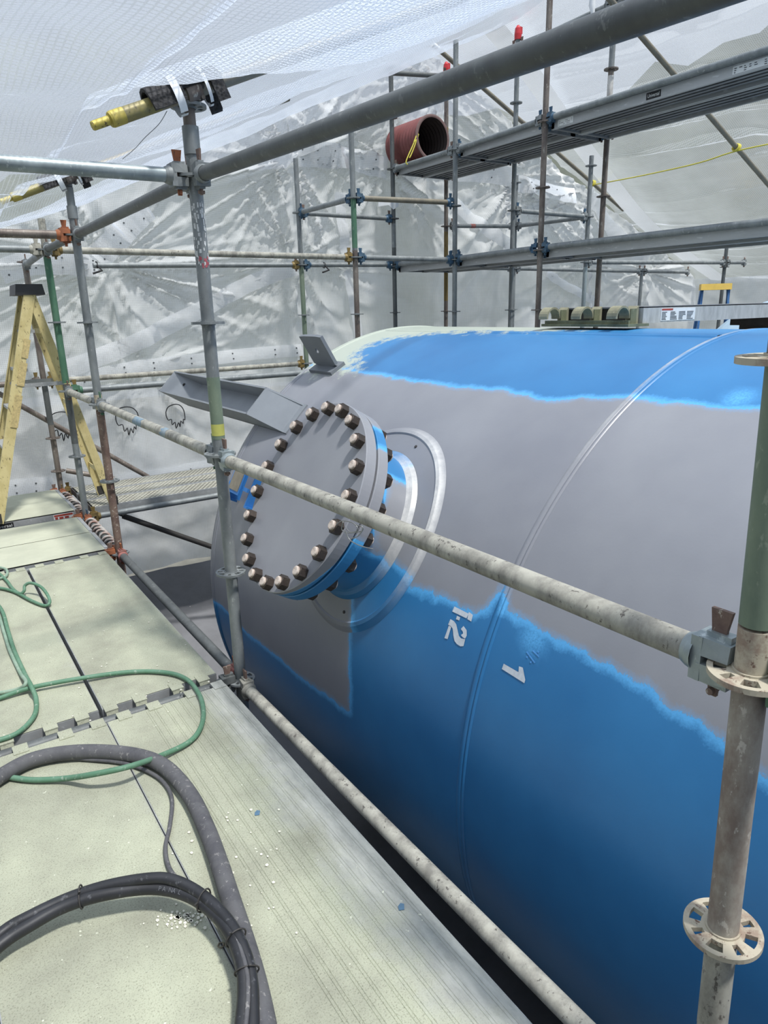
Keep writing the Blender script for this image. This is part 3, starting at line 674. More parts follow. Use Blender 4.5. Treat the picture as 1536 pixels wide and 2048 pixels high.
stencil([[(936, 674), (1003, 768), (994, 774), (926, 682)], [(985, 664), (1036, 716), (1030, 724), (976, 672)], [(932, 712), (942, 722), (936, 734), (925, 724)], [(963, 756), (973, 762), (967, 776), (957, 768)], [(1025, 668), (1036, 676), (1030, 690), (1020, 684)]], STF)

# neighbour tank whose pale dome just shows beyond
t2 = thing('storage_tank', (7.4, 1, .05-1.5), 'second pale blue tank just visible behind the plank on the blue tank', 'tank')
g = MB(); g.lathe((7.4, -2.4, .05), (0, 1, 0), [(0, 1.5), (6.1, 1.5)], 96); g.build('shell', plain('pale_blue_tank_paint', (160, 186, 204), .5, 0, .04), t2)
g = MB(); g.lathe((7.4, 3.7, .05), (0, 1, 0), [(.85*math.sin(a), 1.5*math.cos(a)) for a in np.linspace(0, math.pi/2, 14)], 96); g.build('dished_head', bpy.data.materials['pale_blue_tank_paint'], t2)

# ================================================================== WALKWAY DECK
XP = .96; YR, Y1, Y2, Y3, Y4 = .455, 2.59, 4.655, 5.69, 6.735
def deck_board(x0, x1, y0, y1, z, m, label, grooves=True, name='deck_board'):
    """aluminium framed deck board running along Y with ribbed sheet, side rails, end rails and hook claws"""
    t = thing(name, ((x0+x1)/2, (y0+y1)/2, z-.07), label, 'plank', 'walkway deck boards')
    cs = [x0+.002]; w = x1-x0; pr = []
    gx_ = []
    for c in (.30, .36, .44, .50, .57, .63, .71, .78, .85, .93):
        if grooves: gx_ += [x0+w*c, x0+w*c+.008]
    pr = [(x0+.003, z)]
    for c in gx_: pr += [(c-.0011, z), (c, z-.0014), (c+.0011, z)]
    pr += [(x1-.003, z), (x1, z-.003)]; g = MB(); L_ = [[(x, y, zz) for x, zz in pr] for y in (y0+.026, y1-.026)]
    g.rings(L_, closed=False, smooth=False, cap=False)
    g.add([(x0, y0+.026, z-.03), (x1, y0+.026, z-.03), (x1, y1-.026, z-.03), (x0, y1-.026, z-.03)], [(0, 1, 2, 3)])
    dsh = g.build('deck_sheet', m, t)
    for x in (x0+.014, x1-.014):
        g = MB(); g.box((x, (y0+y1)/2, z-.036), (.027, y1-y0-.054, .069)); g.build('side_rail', ALU, t)
    for y, s in ((y0+.026, -1), (y1-.026, 1)):
        g = MB(); g.box(((x0+x1)/2, y-s*.010, z-.028), (w, .024, .050)); er_ = g.build('end_rail', ALU, t)
        for k in (.10, .34, .66, .90):
            xx = x0+w*k; g = MB(); g.box((xx+s*.018, y+s*.008, z+.0015), (.050, .060, .004))
            g.prism([(xx+s*.018-.022, y+s*.002, z-.010), (xx+s*.018-.022, y+s*.002, z+.001), (xx+s*.018-.022, y+s*.036, z+.001), (xx+s*.018-.022, y+s*.046, z-.03), (xx+s*.018-.022, y+s*.040, z-.03), (xx+s*.018-.022, y+s*.030, z-.010)], (.044, 0, 0))
            g.lathe((xx+s*.018, y-s*.012, z+.0032), (0, 0, 1), [(0, .009), (.003, .006), (.0032, .0001)], 10); g.build('hook', m, t)
    return t
ZD = .034
cols = [(.398, .872), (-.088, .384), (-.574, -.102), (-1.06, -.588)]  # outer left boards are unseen, added to stop light leaking under the tank
nmc = ['beside the tank', 'under the hose coils', 'at the far left edge']
for i, (x0, x1) in enumerate(cols):
    f0, f1 = ((.391, x1) if i == 0 else (x0, .3885) if i == 1 else (x0, x1))
    deck_board(f0, f1, YR-.03, Y1-.03, ZD, DECKG if i == 0 else DECK, grooves=(i == 0), label=['scuffed grey deck board in front with fine grooves beside the tank', 'dusty beige deck board in front lying under the black hose', 'beige deck board at the bottom left corner, mostly outside the frame', 'outermost front deck board, outside the frame'][i])
    deck_board(x0-(0 if i else 0), x1, Y1+.03, Y2-.03, ZD, DECK, grooves=False, label=['pale deck board of the second row beside the tank railing', 'pale deck board of the second row under the green hose loops', 'beige second row deck board at the left, outside the frame', 'outermost second row deck board, outside the frame'][i])
def cross_board(y0, y1, x0, x1, z, label, sticker=False, m=DECKC):
    t = thing('deck_board', ((x0+x1)/2, (y0+y1)/2, z-.07), label, 'plank', 'walkway deck boards')
    MB().box(((x0+x1)/2, (y0+y1)/2, z-.004), (x1-x0-.05, y1-y0, .008)).build('deck_sheet', m, t)
    for y in (y0+.012, y1-.012): MB().box(((x0+x1)/2, y, z-.034), (x1-x0-.02, .024, .066)).build('side_rail', ALU, t)
    for x in (x0+.012, x1-.012):
        g = MB(); g.box((x, (y0+y1)/2, z-.02), (.024, y1-y0-.06, .045)); g.build('end_rail', ALU, t)
    return t
cross_board(4.70, 5.17, -1.0, .905, ZD-.004, 'third row beige cross board nearest the camera, past the gap')
cross_board(5.18, 5.655, -1.0, .905, ZD-.004, 'third row beige cross board against the raised labelled board')
lb = cross_board(5.76, 6.19, -1.0, .915, ZD+.026, 'raised far deck board with a black and a red label on its edge')
cross_board(6.20, 6.63, -1.0, .915, ZD+.022, 'farthest deck board at the foot of the wall sheeting')
BLK = plain('black_label', (26, 26, 28), .6, 0, .03); WHT = plain('white_label', (224, 226, 224), .6, 0, .05); LRED = plain('red_label_print', (168, 66, 52), .6, 0, .1); LINK = plain('label_print', (70, 70, 72), .6, 0, .1)
def text_mesh(s, name, m, o, X, Y, hgt, parent, width=None):
    """lettering as flat geometry, X along the line and Y up"""
    cu = bpy.data.curves.new('lettering', 'FONT'); cu.body = s; cu.size = 1.0; tmp = bpy.data.objects.new('lettering', cu); col.objects.link(tmp)
    dg = bpy.context.evaluated_depsgraph_get(); me = bpy.data.meshes.new_from_object(tmp.evaluated_get(dg)); bpy.data.objects.remove(tmp)
    co = np.empty(len(me.vertices)*3, np.float32); me.vertices.foreach_get('co', co); co = co.reshape(-1, 3); mn, mx = co.min(0), co.max(0)
    k = hgt/(mx[1]-mn[1]); kx = k if width is None else width/(mx[0]-mn[0])
    X, Y = V(X), V(Y); P = V(o)-LOC[parent.name]+(co[:, :1]-mn[0])*kx*X+(co[:, 1:2]-mn[1])*k*Y
    me.vertices.foreach_set('co', P.astype(np.float32).reshape(-1)); me.materials.clear(); me.materials.append(m); me.update()
    q = bpy.data.objects.new(name, me); col.objects.link(q); q.parent = parent; LOC[q.name] = LOC[parent.name]; return q
def label_plate(parent, o, X, Y, w, h, m, name='label'):
    X, Y = V(X), V(Y); nv = np.cross(X, Y); g = MB(); g.prism([V(o), V(o)+X*w, V(o)+X*w+Y*h, V(o)+Y*h], nv*.0012); return g.build(name, m, parent)
def lines(parent, o, X, Y, rects, m, name='print'):
    X, Y = V(X), V(Y); nv = np.cross(X, Y); g = MB()
    for a, b, w, h in rects: g.prism([V(o)+X*a+Y*b, V(o)+X*(a+w)+Y*b, V(o)+X*(a+w)+Y*(b+h), V(o)+X*a+Y*(b+h)], nv*.0006)
    return g.build(name, m, parent)
ye = 5.76; zb = ZD+.026-.067
pl = label_plate(lb, (.285, ye-.0005, zb+.010), (1, 0, 0), (0, 0, 1), .168, .044, BLK, 'black_label'); text_mesh('Universal', 'lettering', WHT, (.297, ye-.0026, zb+.021), (1, 0, 0), (0, 0, 1), .022, pl, .145)
pl = label_plate(lb, (.735, ye-.0005, zb+.012), (1, 0, 0), (0, 0, 1), .145, .042, WHT, 'warning_label'); lines(pl, (.735, ye-.0022, zb+.012), (1, 0, 0), (0, 0, 1), [(.004, .026, .137, .014)], LRED); lines(pl, (.735, ye-.0022, zb+.012), (1, 0, 0), (0, 0, 1), [(.01, .004, .02, .018), (.04, .004, .03, .016), (.08, .004, .03, .016)], LRED)

# ================================================================== NEAR SCAFFOLD
LBL = plain('peeling_label', (206, 208, 206), .7, 0, .2, 60)
z0 = -1.96
STN = worn('stained_post_steel', (168, 162, 150), (132, 118, 108), (196, 190, 178), .42, .6, .75, .05, 10)
pR = post(XP+.003, YR, z0, 1.95, (-.0, .515, 1.0, 1.458), STB, 'stained scaffold post close by at the right edge of the frame', bands=((1.005, 1.075, CREAM), (1.08, 1.455, GRNL), (.30, .50, STP), (.52, .99, STN)), ros_m=CREAM)
ax_ = Vector((CR[1], -CR[0], 0)).normalized(); _M = Matrix.Translation((XP, YR, .78)) @ Matrix.Rotation(math.radians(1.5), 4, ax_) @ Matrix.Translation((-XP, -YR, -.78))
pR.matrix_world = _M @ Matrix.Translation(pR.location)
p1 = post(XP, Y1, z0, 2.10, (0, .5, 1.0, 1.5, 2.0), ST, 'grey scaffold post in front of the flange, with the peeling sticker', bands=((1.06, 1.30, GRNL),), sleeve=(2.07, 2.16))
MB().lathe((XP, Y1, 1.075), (0, 0, 1), [(0, R0+.0012), (.045, R0+.0012)], 20).build('yellow_mark', plain('pale_yellow_mark', (186, 186, 98), .6, 0, .1), p1)
def peel():
    g = MB()
    for k in range(60):
        a = math.radians(rng.uniform(175, 330)); z = rng.uniform(1.70, 1.90); w = rng.uniform(.1, .35); h = rng.uniform(.006, .02); r = R0+.001
        P = [(XP+r*math.cos(a+w*u), Y1+r*math.sin(a+w*u), z+h*v) for u, v in ((0, 0), (1, rng.uniform(-.3, .3)), (1, 1), (0, 1))]; g.add(P, [(0, 1, 2, 3)])
    return g
tag(peel().build('torn_sticker', LBL, p1), kind='stuff')
g = MB()
for k in range(14):
    a = math.radians(rng.uniform(195, 300)); z = rng.uniform(1.69, 1.725); g.add([(XP+.0253*math.cos(a+.25*u), Y1+.0253*math.sin(a+.25*u), z+.01*v_) for u, v_ in ((0, 0), (1, 0), (1, 1), (0, 1))], [(0, 1, 2, 3)])
tag(g.build('red_sticker_scraps', plain('faded_red_sticker', (176, 92, 100), .7, 0, .15), p1), kind='stuff')
MB().tube((XP, Y1, 2.16), (XP, Y1, 2.222), .0215, 20).build('spigot', STB, p1)
inst('rosette', rosette_of(ST), p1, Matrix.Translation((XP, Y1, 2.222)))
p2 = post(XP, Y2, z0, 2.12, (0, .5, 1.0, 1.5, 2.0), ST, 'second post along the walkway, rust brown in its lower half', bands=((-1.0, .96, RUST), (.965, 1.06, CREAM)), sleeve=(2.09, 2.16))
MB().tube((XP, Y2, 2.16), (XP, Y2, 2.26), .0225, 20).build('spigot', ST, p2)
p3 = post(XP, Y3, z0, 2.21, (0, .5, 1.0, 1.5, 2.0), ST, 'post with a green painted upper length, third along the walkway', bands=((1.06, 1.95, GRN), (.6, 1.05, STD), (1.96, 2.205, STP)))
p4 = post(XP, Y4, z0, 2.0, (0, .20, .5, 1.0, 1.985), STB, 'grey post standing against the wall sheeting behind the yellow ladder', bands=((.62, 1.0, STD),))

near = 'handrail tubes of the near scaffold'
ledger((XP, Y1, 2.0), (.93, .34, 1.902), STD, 'large foreground tube running across the top of the picture', hm=ST, heads=(1, 1))
ledger((XP, Y1, 2.0), (XP, Y2, 2.0), STD, 'dark grey top rail between the two yellow-ended roof tubes', hm=ST)
ledger((XP, Y2, 2.0), (XP, Y3, 2.0), STD, 'short top rail between the rust brown post and the green post', hm=ST)
ledger((XP, Y3, 2.0), (XP, Y4, 1.96), ST, 'short top rail running from the green post to the wall sheeting', hm=ST)
ledger((XP, YR, 1.0), (XP, Y1, .985), STP, 'long dusty handrail crossing in front of the big flange', hm=STL)
hr = ledger((XP, Y1, .99), (XP, Y2, 1.0), STP, 'handrail with blue paint smears left of the sticker post', hm=ST, wm=GRN)
def smear(t, ya, yb, zc, a0, a1, m, R=R0, X=XP):
    g = MB(); nu, nv = 14, 8; r_ = np.random.RandomState(int(ya*100)); e0 = r_.uniform(0, .03, nv+1); e1_ = r_.uniform(0, .04, nv+1)
    P = [[(X+(R+.0007)*math.cos(math.radians(a0+(a1-a0)*j/nv)), ya+e0[j]+(yb-e1_[j]-ya-e0[j])*i/nu, zc+(R+.0007)*math.sin(math.radians(a0+(a1-a0)*j/nv))) for j in range(nv+1)] for i in range(nu+1)]
    g.add([p for q in P for p in q], [(i*(nv+1)+j, i*(nv+1)+j+1, (i+1)*(nv+1)+j+1, (i+1)*(nv+1)+j) for i in range(nu) for j in range(nv)], True); g.build('paint_smear', m, t)
SMR = worn('faded_blue_smear', (112, 138, 156), (150, 160, 162), (96, 124, 148), .42, .62, .7, 0, 14)
smear(hr, 3.62, 3.80, .9955, 95, 260, SMR); smear(hr, 3.22, 3.32, .9935, 80, 270, SMR)
ledger((XP, Y2, 1.0), (XP, Y3, 1.0), STP, 'short handrail between the brown post and the green post', hm=ST)
ledger((XP, YR, 1.0), (XP, -1.68, 1.0), GRN, 'green headed rail leaving the frame at the right edge', hm=GRN, wm=RUST)
ledger((XP, YR, .03), (XP, Y1, -.015), STP, 'dusty speckled tube along the deck edge in the foreground', hm=STP)
ledger((XP, Y1, 0), (XP, Y2, 0), STD, 'dark tube along the deck edge between the first two posts', hm=PINK, wm=ORNG)
w1 = ledger((XP, Y2, 0), (XP, Y3, 0), STD, 'deck edge tube wrapped with strap, nearer of the two', hm=ORNG, wm=BLUEM)
w2 = ledger((XP, Y3, 0), (XP, Y4, 0), STD, 'deck edge tube wrapped with strap, nearest the ladder', hm=ORNG, wm=OCH)
STRAP = worn('grey_red_strap', (176, 172, 166), (150, 120, 108), (120, 80, 70), .45, .6, .8, 0, 10)
for y0_, y1_, lab in ((Y2+.13, Y3-.12, 'strap coiled round the deck edge tube between brown and green posts'), (Y3+.13, Y4-.14, 'strap coiled round the deck edge tube behind the green post')):
    n = 200; turns = 9; pts = [(XP+.034*math.cos(2*math.pi*turns*i/n), y0_+(y1_-y0_)*i/n+.012*math.sin(i*.21), .034*math.sin(2*math.pi*turns*i/n)) for i in range(n+1)]
    g = MB(); g.sweep(pts, .0095, 6); tag(g.build('coiled_strap', STRAP, loc=(XP, y0_, 0)), lab, 'strap')
# tubes running left from the posts (tops) and the transoms that carry the deck
ledger((XP, Y1, 2.0), (-.62, Y1, 1.985), STL, 'bright galvanized tube at the upper left with an orange wedge', hm=ST, wm=ORNG)
ledger((XP, Y2, 2.0), (-.62, Y2, 1.99), STB, 'rust tinged tube at the left edge with an orange wedge', hm=ORNG, wm=ORNG)
ledger((XP, Y3, 2.0), (-.62, Y3, 2.0), ST, 'grey tube running left from the top of the green post', hm=STP, wm=STP)
for y, l in ((YR, 'under the front end of the deck boards'), (Y1, 'in the slot between first and second deck rows'), (Y2, 'in the slot between second and third deck rows'), (Y3, 'below the raised labelled deck board'), (Y4, 'under the farthest deck board')):
    ledger((XP, y, 0), (-1.2, y, 0), STD, 'transom tube '+l, hm=ORNG if y > 4 else STD)
# outer posts of the walkway, outside the frame on the left, carrying those tubes
ledger((XP, Y4, 1.0), (-.62, Y4, .99), STB, 'tube at ladder height running left from the post behind the ladder', hm=STB, wm=OCH)
ledger((XP, Y4, 1.0), (3.55, Y4, 1.0), STP, 'upper of the two tubes crossing left of the grey channel', hm=OCH, wm=OCH)
ledger((XP, Y3, 1.0), (3.55, Y3, 1.0), ST, 'lower of the two tubes crossing left of the grey channel', hm=GRN, wm=OCH)
ledger((XP, Y3, 2.0), (3.55, Y3, 2.0), STP, 'long dusty tube across the middle with a yellow left end', hm=OCH, wm=OCH)
ledger((1.5, Y4, 1.965), (3.55, Y4, 2.0), ST, 'tube behind and just below the long dusty tube', hm=OCH, heads=(0, 1))
brace((.30, 6.79, 1.16), (1.80, 6.79, -.02), STB, 'diagonal brace falling right behind the yellow ladder')
brace((1.02, Y4-.04, .20), (1.40, Y4-.16, .085), STB, 'short brace stub behind the ladder foot', flat=False)
brace((1.25, Y3+.05, -.05), (3.2, Y3+.05, -1.2), DARK, 'dark brace running down to the right below the perforated planks')
brace((XP+.02, Y1+1.0, -1.9), (2.9, Y4-.3, -.75), DARK, 'dark brace low down in the gap left of the tank head')

# perforated steel planks beside the ladder
def perf_mat():
    m, n, b, _, L = newmat('perforated_steel'); t = N(n, 'ShaderNodeTexCoord'); mp = N(n, 'ShaderNodeMapping', Scale=(24, 34, 1)); L.new(t.outputs['Object'], mp.inputs[0])
    br = N(n, 'ShaderNodeTexBrick', Scale=1.0); br.inputs['Mortar Size'].default_value = .20; br.inputs['Brick Width'].default_value = 1.0; br.inputs['Row Height'].default_value = 1.0; br.inputs['Mortar Smooth'].default_value = .1
    L.new(mp.outputs[0], br.inputs['Vector']); c = ramp(n, br.outputs['Fac'], [(.35, srgb(62, 57, 48)), (.7, srgb(186, 184, 168))])
    c = mixc(n, math_(n, 'MULTIPLY', ramp(n, noise(n, 5, 4), [(.45, (0, 0, 0)), (.65, (1, 1, 1))]), .4), c, srgb(182, 182, 170))
    L.new(c, b.inputs['Base Color']); b.inputs['Roughness'].default_value = .6; b.inputs['Metallic'].default_value = .2; bump(n, b, br.outputs['Fac'], .8, .006); return m
PERF = perf_mat()
for k, (y0_, y1_, l) in enumerate(((5.75, 6.03, 'nearest the camera'), (6.045, 6.325, 'middle of three'), (6.34, 6.62, 'by the wall'))):
    t = thing('perforated_plank', (2.2, (y0_+y1_)/2, -.02), 'perforated steel plank beside the ladder foot, '+l, 'plank', 'perforated steel planks')
    MB().box((2.25, (y0_+y1_)/2, .052), (2.44, y1_-y0_-.03, .006)).build('perforated_sheet', PERF, t)
    for y in (y0_+.008, y1_-.008): MB().box((2.25, y, .030), (2.46, .014, .058)).build('side_rail', ALU, t)
    for x in (1.03, 3.47): MB().box((x, (y0_+y1_)/2, .030), (.02, y1_-y0_-.04, .05)).build('end_cap', DARK, t)
ledger((XP, Y3, 0), (3.55, Y3, 0), ST, 'tube carrying the front of the perforated planks', hm=OCH, wm=OCH)
ledger((XP, Y4, .0), (3.55, Y4, 0), ST, 'tube under the perforated planks at the wall', hm=OCH, wm=OCH)

# ------------------------------------------------------------------ roof tubes on the near posts, with foam and tape
def rafter(y, xa, za, xb, zb, label, ym=YEL, xo=XP):
    t = thing('roof_tube', ((xa+xb)/2, y, (za+zb)/2), label, 'tube'); A, B = V((xa, y, za)), V((xb, y, zb)); d = nrm(B-A)
    MB().lathe(A, d, [(0, .0005), (0, .0125), (.004, .0145), (.062, .0145), (.062, .021)], 18).build('spigot_end', ym, t)
    MB().lathe(A+d*.062, d, [(0, .015), (.001, .0225), (.008, .0252), (.05, .0252), (.05, .0245)], 20).build('painted_end', ym, t)
    MB().tube(A+d*.11, A+d*.24, R0+.0002, 20).build('faded_end', worn_y, t); MB().tube(A+d*.24, B, R0, 20).build('tube', STP2, t); return t, A, d
worn_y = worn('faded_yellow_steel', (150, 140, 86), (124, 118, 94), (100, 92, 70), .42, .66)
STP2 = worn('weathered_tan_steel', (134, 128, 112), (116, 112, 102), (150, 146, 134), .42, .66)
for y, xa, za, xb, zb, zr_, lb1, nm in ((Y1-.045, .620, 2.115, 2.6, 2.945, 2.222, 'yellow tipped roof tube on the front post', 'front'), (Y2-.045, .585, 2.155, 2.4, 2.90, 2.26, 'smaller yellow tipped roof tube at the left edge', 'rear')):
    t, A, d = rafter(y, xa, za, xb, zb, lb1); up = nrm(np.cross(d, V((0, 1, 0)))); up = up if up[2] > 0 else -up; yv = V((0, 1, 0))
    c = A+d*((XP-xa)/d[0])
    # swivel coupler on the post top
    cp_ = thing('swivel_coupler', (XP, y+.045, zr_), f'rusty swivel coupler joining the {nm} roof tube to its post', 'coupler')
    g = MB(); g.lathe(c-d*.028, d, [(0, .0255), (0, .032), (.012, .035), (.044, .035), (.056, .032), (.056, .0255)], 20); g.build('tube_clamp', STB, cp_)
    g = MB(); g.tube((XP, y+.045, zr_+.004), (XP, y+.045, c[2]+.012), .021, 16); g.box((XP-.012, y+.045-.028, zr_+.045), (.05, .018, .05)); g.build('post_clamp', ST, cp_)
    for dz in (.018, .05):
        g = MB(); g.bar((XP-.038, y-.012, zr_+dz), (XP+.038, y-.012, zr_+dz), .012, .012); g.tube((XP+.030, y-.026, zr_+dz), (XP+.030, y+.01, zr_+dz), .008, 6); g.build('clamp_bolt', DARK, cp_)
    # foam saddle with ragged flaps
    fo = thing('foam_padding', c+up*.05, f'black netted foam pad strapped over the {nm} roof tube', 'padding')
    for (u0, u1, dn, dn2) in ((-.165, -.045, .022, .012), (-.045, .06, -.040, -.036), (.06, .105, .06, .08)):
        g = MB(); sec = [(-.052, -dn), (-.046, .018), (-.024, .048), (0, .054), (.024, .048), (.044, .02), (.05, -dn2)]
        for th in (0,):
            out = [[c+d*u+yv*p+up*q for p, q in sec] for u in (u0, u1)]; inn = [[c+d*u+yv*p*.8+up*(q*.85-.004) for p, q in sec] for u in (u0, u1)]; n = len(sec)
            g.add(out[0]+out[1]+inn[0]+inn[1], [(i, i+1, n+i+1, n+i) for i in range(n-1)]+[(2*n+i, 3*n+i, 3*n+i+1, 2*n+i+1) for i in range(n-1)]+[(i, 2*n+i, 2*n+i+1, i+1) for i in range(n-1)]+[(n+i, n+i+1, 3*n+i+1, 3*n+i) for i in range(n-1)]+[(0, n, 3*n, 2*n), (n-1, 3*n-1, 4*n-1, 2*n-1)])
        g.build('foam_flap', BLKF, fo)
    for u, wv in ((-.060, .028), (.050, .012)):
        g = MB(); an = np.linspace(-2.6, 2.6+.9, 20); L1 = [c+d*(u-wv/2+.012*math.sin(a))+yv*.058*math.sin(a)+up*(.062*math.cos(a)+.002) for a in an]; L2 = [p+d*wv for p in L1]
        n = len(an); g.add(L1+L2, [(i, i+1, n+i+1, n+i) for i in range(n-1)], True); g.build('tape_band', TAPE, fo)
wire = plain('thin_wire', (150, 152, 152), .4, .6, .05, 8, 0)
g = MB(); g.sweep(spline([at(x, y, Y=Y1+.02*k) for k, (x, y) in enumerate(((334, 222), (318, 248), (290, 275), (270, 297), (245, 318)))]), .0013, 5); tag(g.build('loose_wire', wire), 'thin loose wire hanging below the yellow tipped roof tube', 'wire')

# ================================================================== FAR SCAFFOLD
XA, XB, XC, XD = 3.56, 4.74, 5.53, 6.6
YF = 6.75
post(XA, YF, z0, 3.0, (1.0, 1.5, 2.0, 2.5), ST, 'back row post beside the grey lug, green in its lower half', bands=((.9, 1.98, GRNL),))
post(XA, Y3, z0, 3.2, (1.0, 1.5, 2.0, 2.5), ST, 'post with bright green band below the blue wedge clamps', bands=((2.08, 2.49, GRN), (-1, 2.06, STB)))
post(XB, YF, z0, 3.97, (1.5, 2.0, 2.5, 3.0, 3.5), STD, 'tall grey post left of the red duct, reaching the roof sheet', bands=((2.2, 2.45, ST),))
post(XB, Y3, z0, 3.92, (1.5, 2.0, 2.5, 3.0), ST, 'tall grey post directly right of the red duct')
post(XB, 4.53, z0, 3.97, (1.5, 2.0, 2.5, 3.0), STB, 'tall brownish post crossing behind the big foreground tube')
post(XC, YF+.05, z0, 4.05, (1.5, 2.0, 2.46, 3.0), STB, 'post behind the red duct with yellow lengths and a red cap', bands=((1.62, 1.97, OCH), (2.02, 2.40, OCH), (3.05, 3.5, OCH)), cap=1)
post(XC, Y3, z0, 4.07, (1.5, 2.0, 2.5, 3.0, 3.5), ST, 'red capped post rising through the upper plank walkway', cap=1)
post(XC, 4.53, z0, 4.14, (1.5, 2.0, 2.48, 3.0, 3.5), STB, 'post whose top is flaked white above the upper planks', bands=((3.02, 3.45, worn('flaking_white_steel', (206, 204, 198), (170, 166, 160), (92, 88, 84), .46, .64)), (3.5, 4.1, ST)))
post(XD, YF, z0, 3.08, (1.5, 2.0, 2.5, 3.0), ST, 'short topped grey post by the tied white sheeting hem')
post(XD, 5.60, z0, 3.1, (1.5, 2.0, 2.48, 3.0), ST, 'short topped post between the two plank levels, near the rope', bands=((.9, 1.95, STL),))
post(9.2, YF, z0, 2.03, (2.0,), ST, 'far right post ending at the back wall tube')
post(9.75, 5.80, z0, 2.3, (2.0,), STD, 'far right post beside the blue step ladder')
fg = 'tubes of the far scaffold'
def fl(p, q, m, l, **k): return ledger(p, q, m, l, **k)
fl((XA, YF, 2.5), (XB, YF, 2.5), ST, 'mid height tube at the back, from green-footed post to tall grey post', hm=BLUEM)
fl((XA, YF, 2.5), (XA, Y3, 2.5), ST, 'short sloping-looking tube left of the green band', hm=BLUEM, wm=BLUEM)
fl((XA, Y3, 2.5), (XB, Y3, 2.53), STP2, 'tube level with the blue clamps above the green band', hm=BLUEM, wm=BLUEM)
fl((XA, Y3, 2.0), (XB, Y3, 2.0), ST, 'tube with blue ends right of the long dusty tube', hm=BLUEM, wm=BLUEM)
fl((XA, YF, 2.0), (XB, YF, 2.02), ST, 'tube behind the blue ended tube, at the back row', hm=BLUEM, wm=BLUEM)
fl((XB, YF, 2.02), (XC, YF, 2.0), STD, 'transom at the far end of the lower plank walkway')
fl((XB, YF, 3.0), (XC, YF, 3.0), STD, 'transom at the far end of the upper plank walkway')
fl((XB, YF, 3.92), (XC, YF, 4.0), STD, 'high tube under the roof left of the red cap', heads=(0, 1))
fl((XB, YF, 3.0), (XB, Y3, 3.0), ST, 'edge tube of upper walkway in front of the red duct')
fl((XB, Y3, 3.0), (XB, 4.53, 3.02), ST, 'edge tube of upper walkway between the two tall posts', hm=ST, wm=BLUEM)
fl((XB, 4.53, 3.02), (XB, 2.4, 3.02), ST, 'edge tube of upper walkway running to the right edge', hm=BLUEM, wm=BLUEM)
fl((XB, YF, 2.02), (XB, Y3, 2.01), ST, 'edge tube of lower walkway, farthest bay', hm=BLUEM, wm=BLUEM)
fl((XB, Y3, 2.01), (XB, 4.53, 2.02), ST, 'edge tube of lower walkway, middle bay', hm=BLUEM, wm=BLUEM)
fl((XB, 4.53, 2.02), (XB, 2.4, 2.02), ST, 'edge tube of lower walkway running to the right edge', hm=BLUEM, wm=BLUEM)
for y in (Y3, 4.53, 2.4):
    nmy = {Y3: 'right of the red duct', 4.53: 'at the brownish post', 2.4: 'beyond the right edge'}[y]
    for z, l in ((3.0, 'upper'), (2.0, 'lower')): fl((XB, y, z), (XC, y, z), STD, f'transom under the {l} planks {nmy}', hm=BLUEM, wm=BLUEM)
fl((XC, YF, 3.0), (XC, Y3, 3.0), STD, 'rear edge tube of upper walkway behind the red duct'); fl((XC, Y3, 3.0), (XC, 4.53, 3.0), BLUEM, 'bluish rear edge tube of upper walkway, middle bay'); fl((XC, 4.53, 3.0), (XC, 2.4, 3.0), DARK, 'dark rear edge tube of upper walkway at the right')
fl((XC, YF, 2.0), (XC, Y3, 2.0), STD, 'rear edge tube of lower walkway, farthest bay'); fl((XC, Y3, 2.0), (XC, 4.53, 2.0), STD, 'rear edge tube of lower walkway, middle bay'); fl((XC, 4.53, 2.0), (XC, 2.4, 2.0), STD, 'rear edge tube of lower walkway at the right')
fl((XC, YF, 3.98), (XC, Y3, 3.98), ST, 'high tube between the two red caps'); fl((XC, Y3, 3.98), (XC, 4.53, 4.0), ST, 'high tube from the right red cap to the frame top'); fl((XC, 4.53, 4.0), (XC, 2.4, 4.0), ST, 'high tube outside the frame top')
rt = fl((XC, YF, 2.46), (XD, YF, 2.5), ST, 'thin looking far tube with a red mark, left of tied hem')
MB().tube((5.86, YF, 2.4723), (5.93, YF, 2.475), R0+.0008, 16).build('red_mark', PINK, rt)
fl((XC, Y3, 2.5), (XD, 5.60, 2.48), ST, 'upper of two short tubes joining the short topped post', wm=BLUEM)
fl((XD, YF, 2.5), (XD, 5.60, 2.48), ST, 'lower of two short tubes joining the short topped post', wm=BLUEM)
fl((XD, YF, 2.0), (9.2, YF, 1.99), ST, 'tube along the back wall below the lower planks'); fl((9.2, YF, 1.99), (10.4, YF, 1.99), ST, 'back wall tube continuing to the right edge')
fl((XC, YF, 2.0), (XD, YF, 2.0), ST, 'short back tube seen below the lower walkway'); fl((XD, 5.6, 2.0), (9.75, 5.8, 2.06), ST, 'upper tube of the pair beyond the tank crest'); fl((9.75, 5.8, 2.06), (10.3, 5.8, 2.07), ST, 'tube right of the blue step ladder post')
def sloped(p, q, m, l): 
    t = thing('roof_tube', (V(p)+V(q))/2, l, 'tube'); MB().tube(p, q, R0, 16).build('tube', m, t); return t
r1 = sloped((5.26, YF-.06, 4.245), (8.6, YF-.06, 2.79), STP2, 'roof tube sloping right from the roof peak, white tipped')
A = V((5.26, YF-.06, 4.245)); d = nrm(V((8.6, YF-.06, 2.79))-A); MB().lathe(A-d*.01, d, [(0, .0005), (0, .0265), (.10, .0265), (.10, .024)], 16).build('white_tape_tip', TAPE, r1)
sloped((5.3, 4.45, 3.99), (8.7, 4.45, 2.52), STP2, 'roof tube sloping down at the right edge, tied with rope')
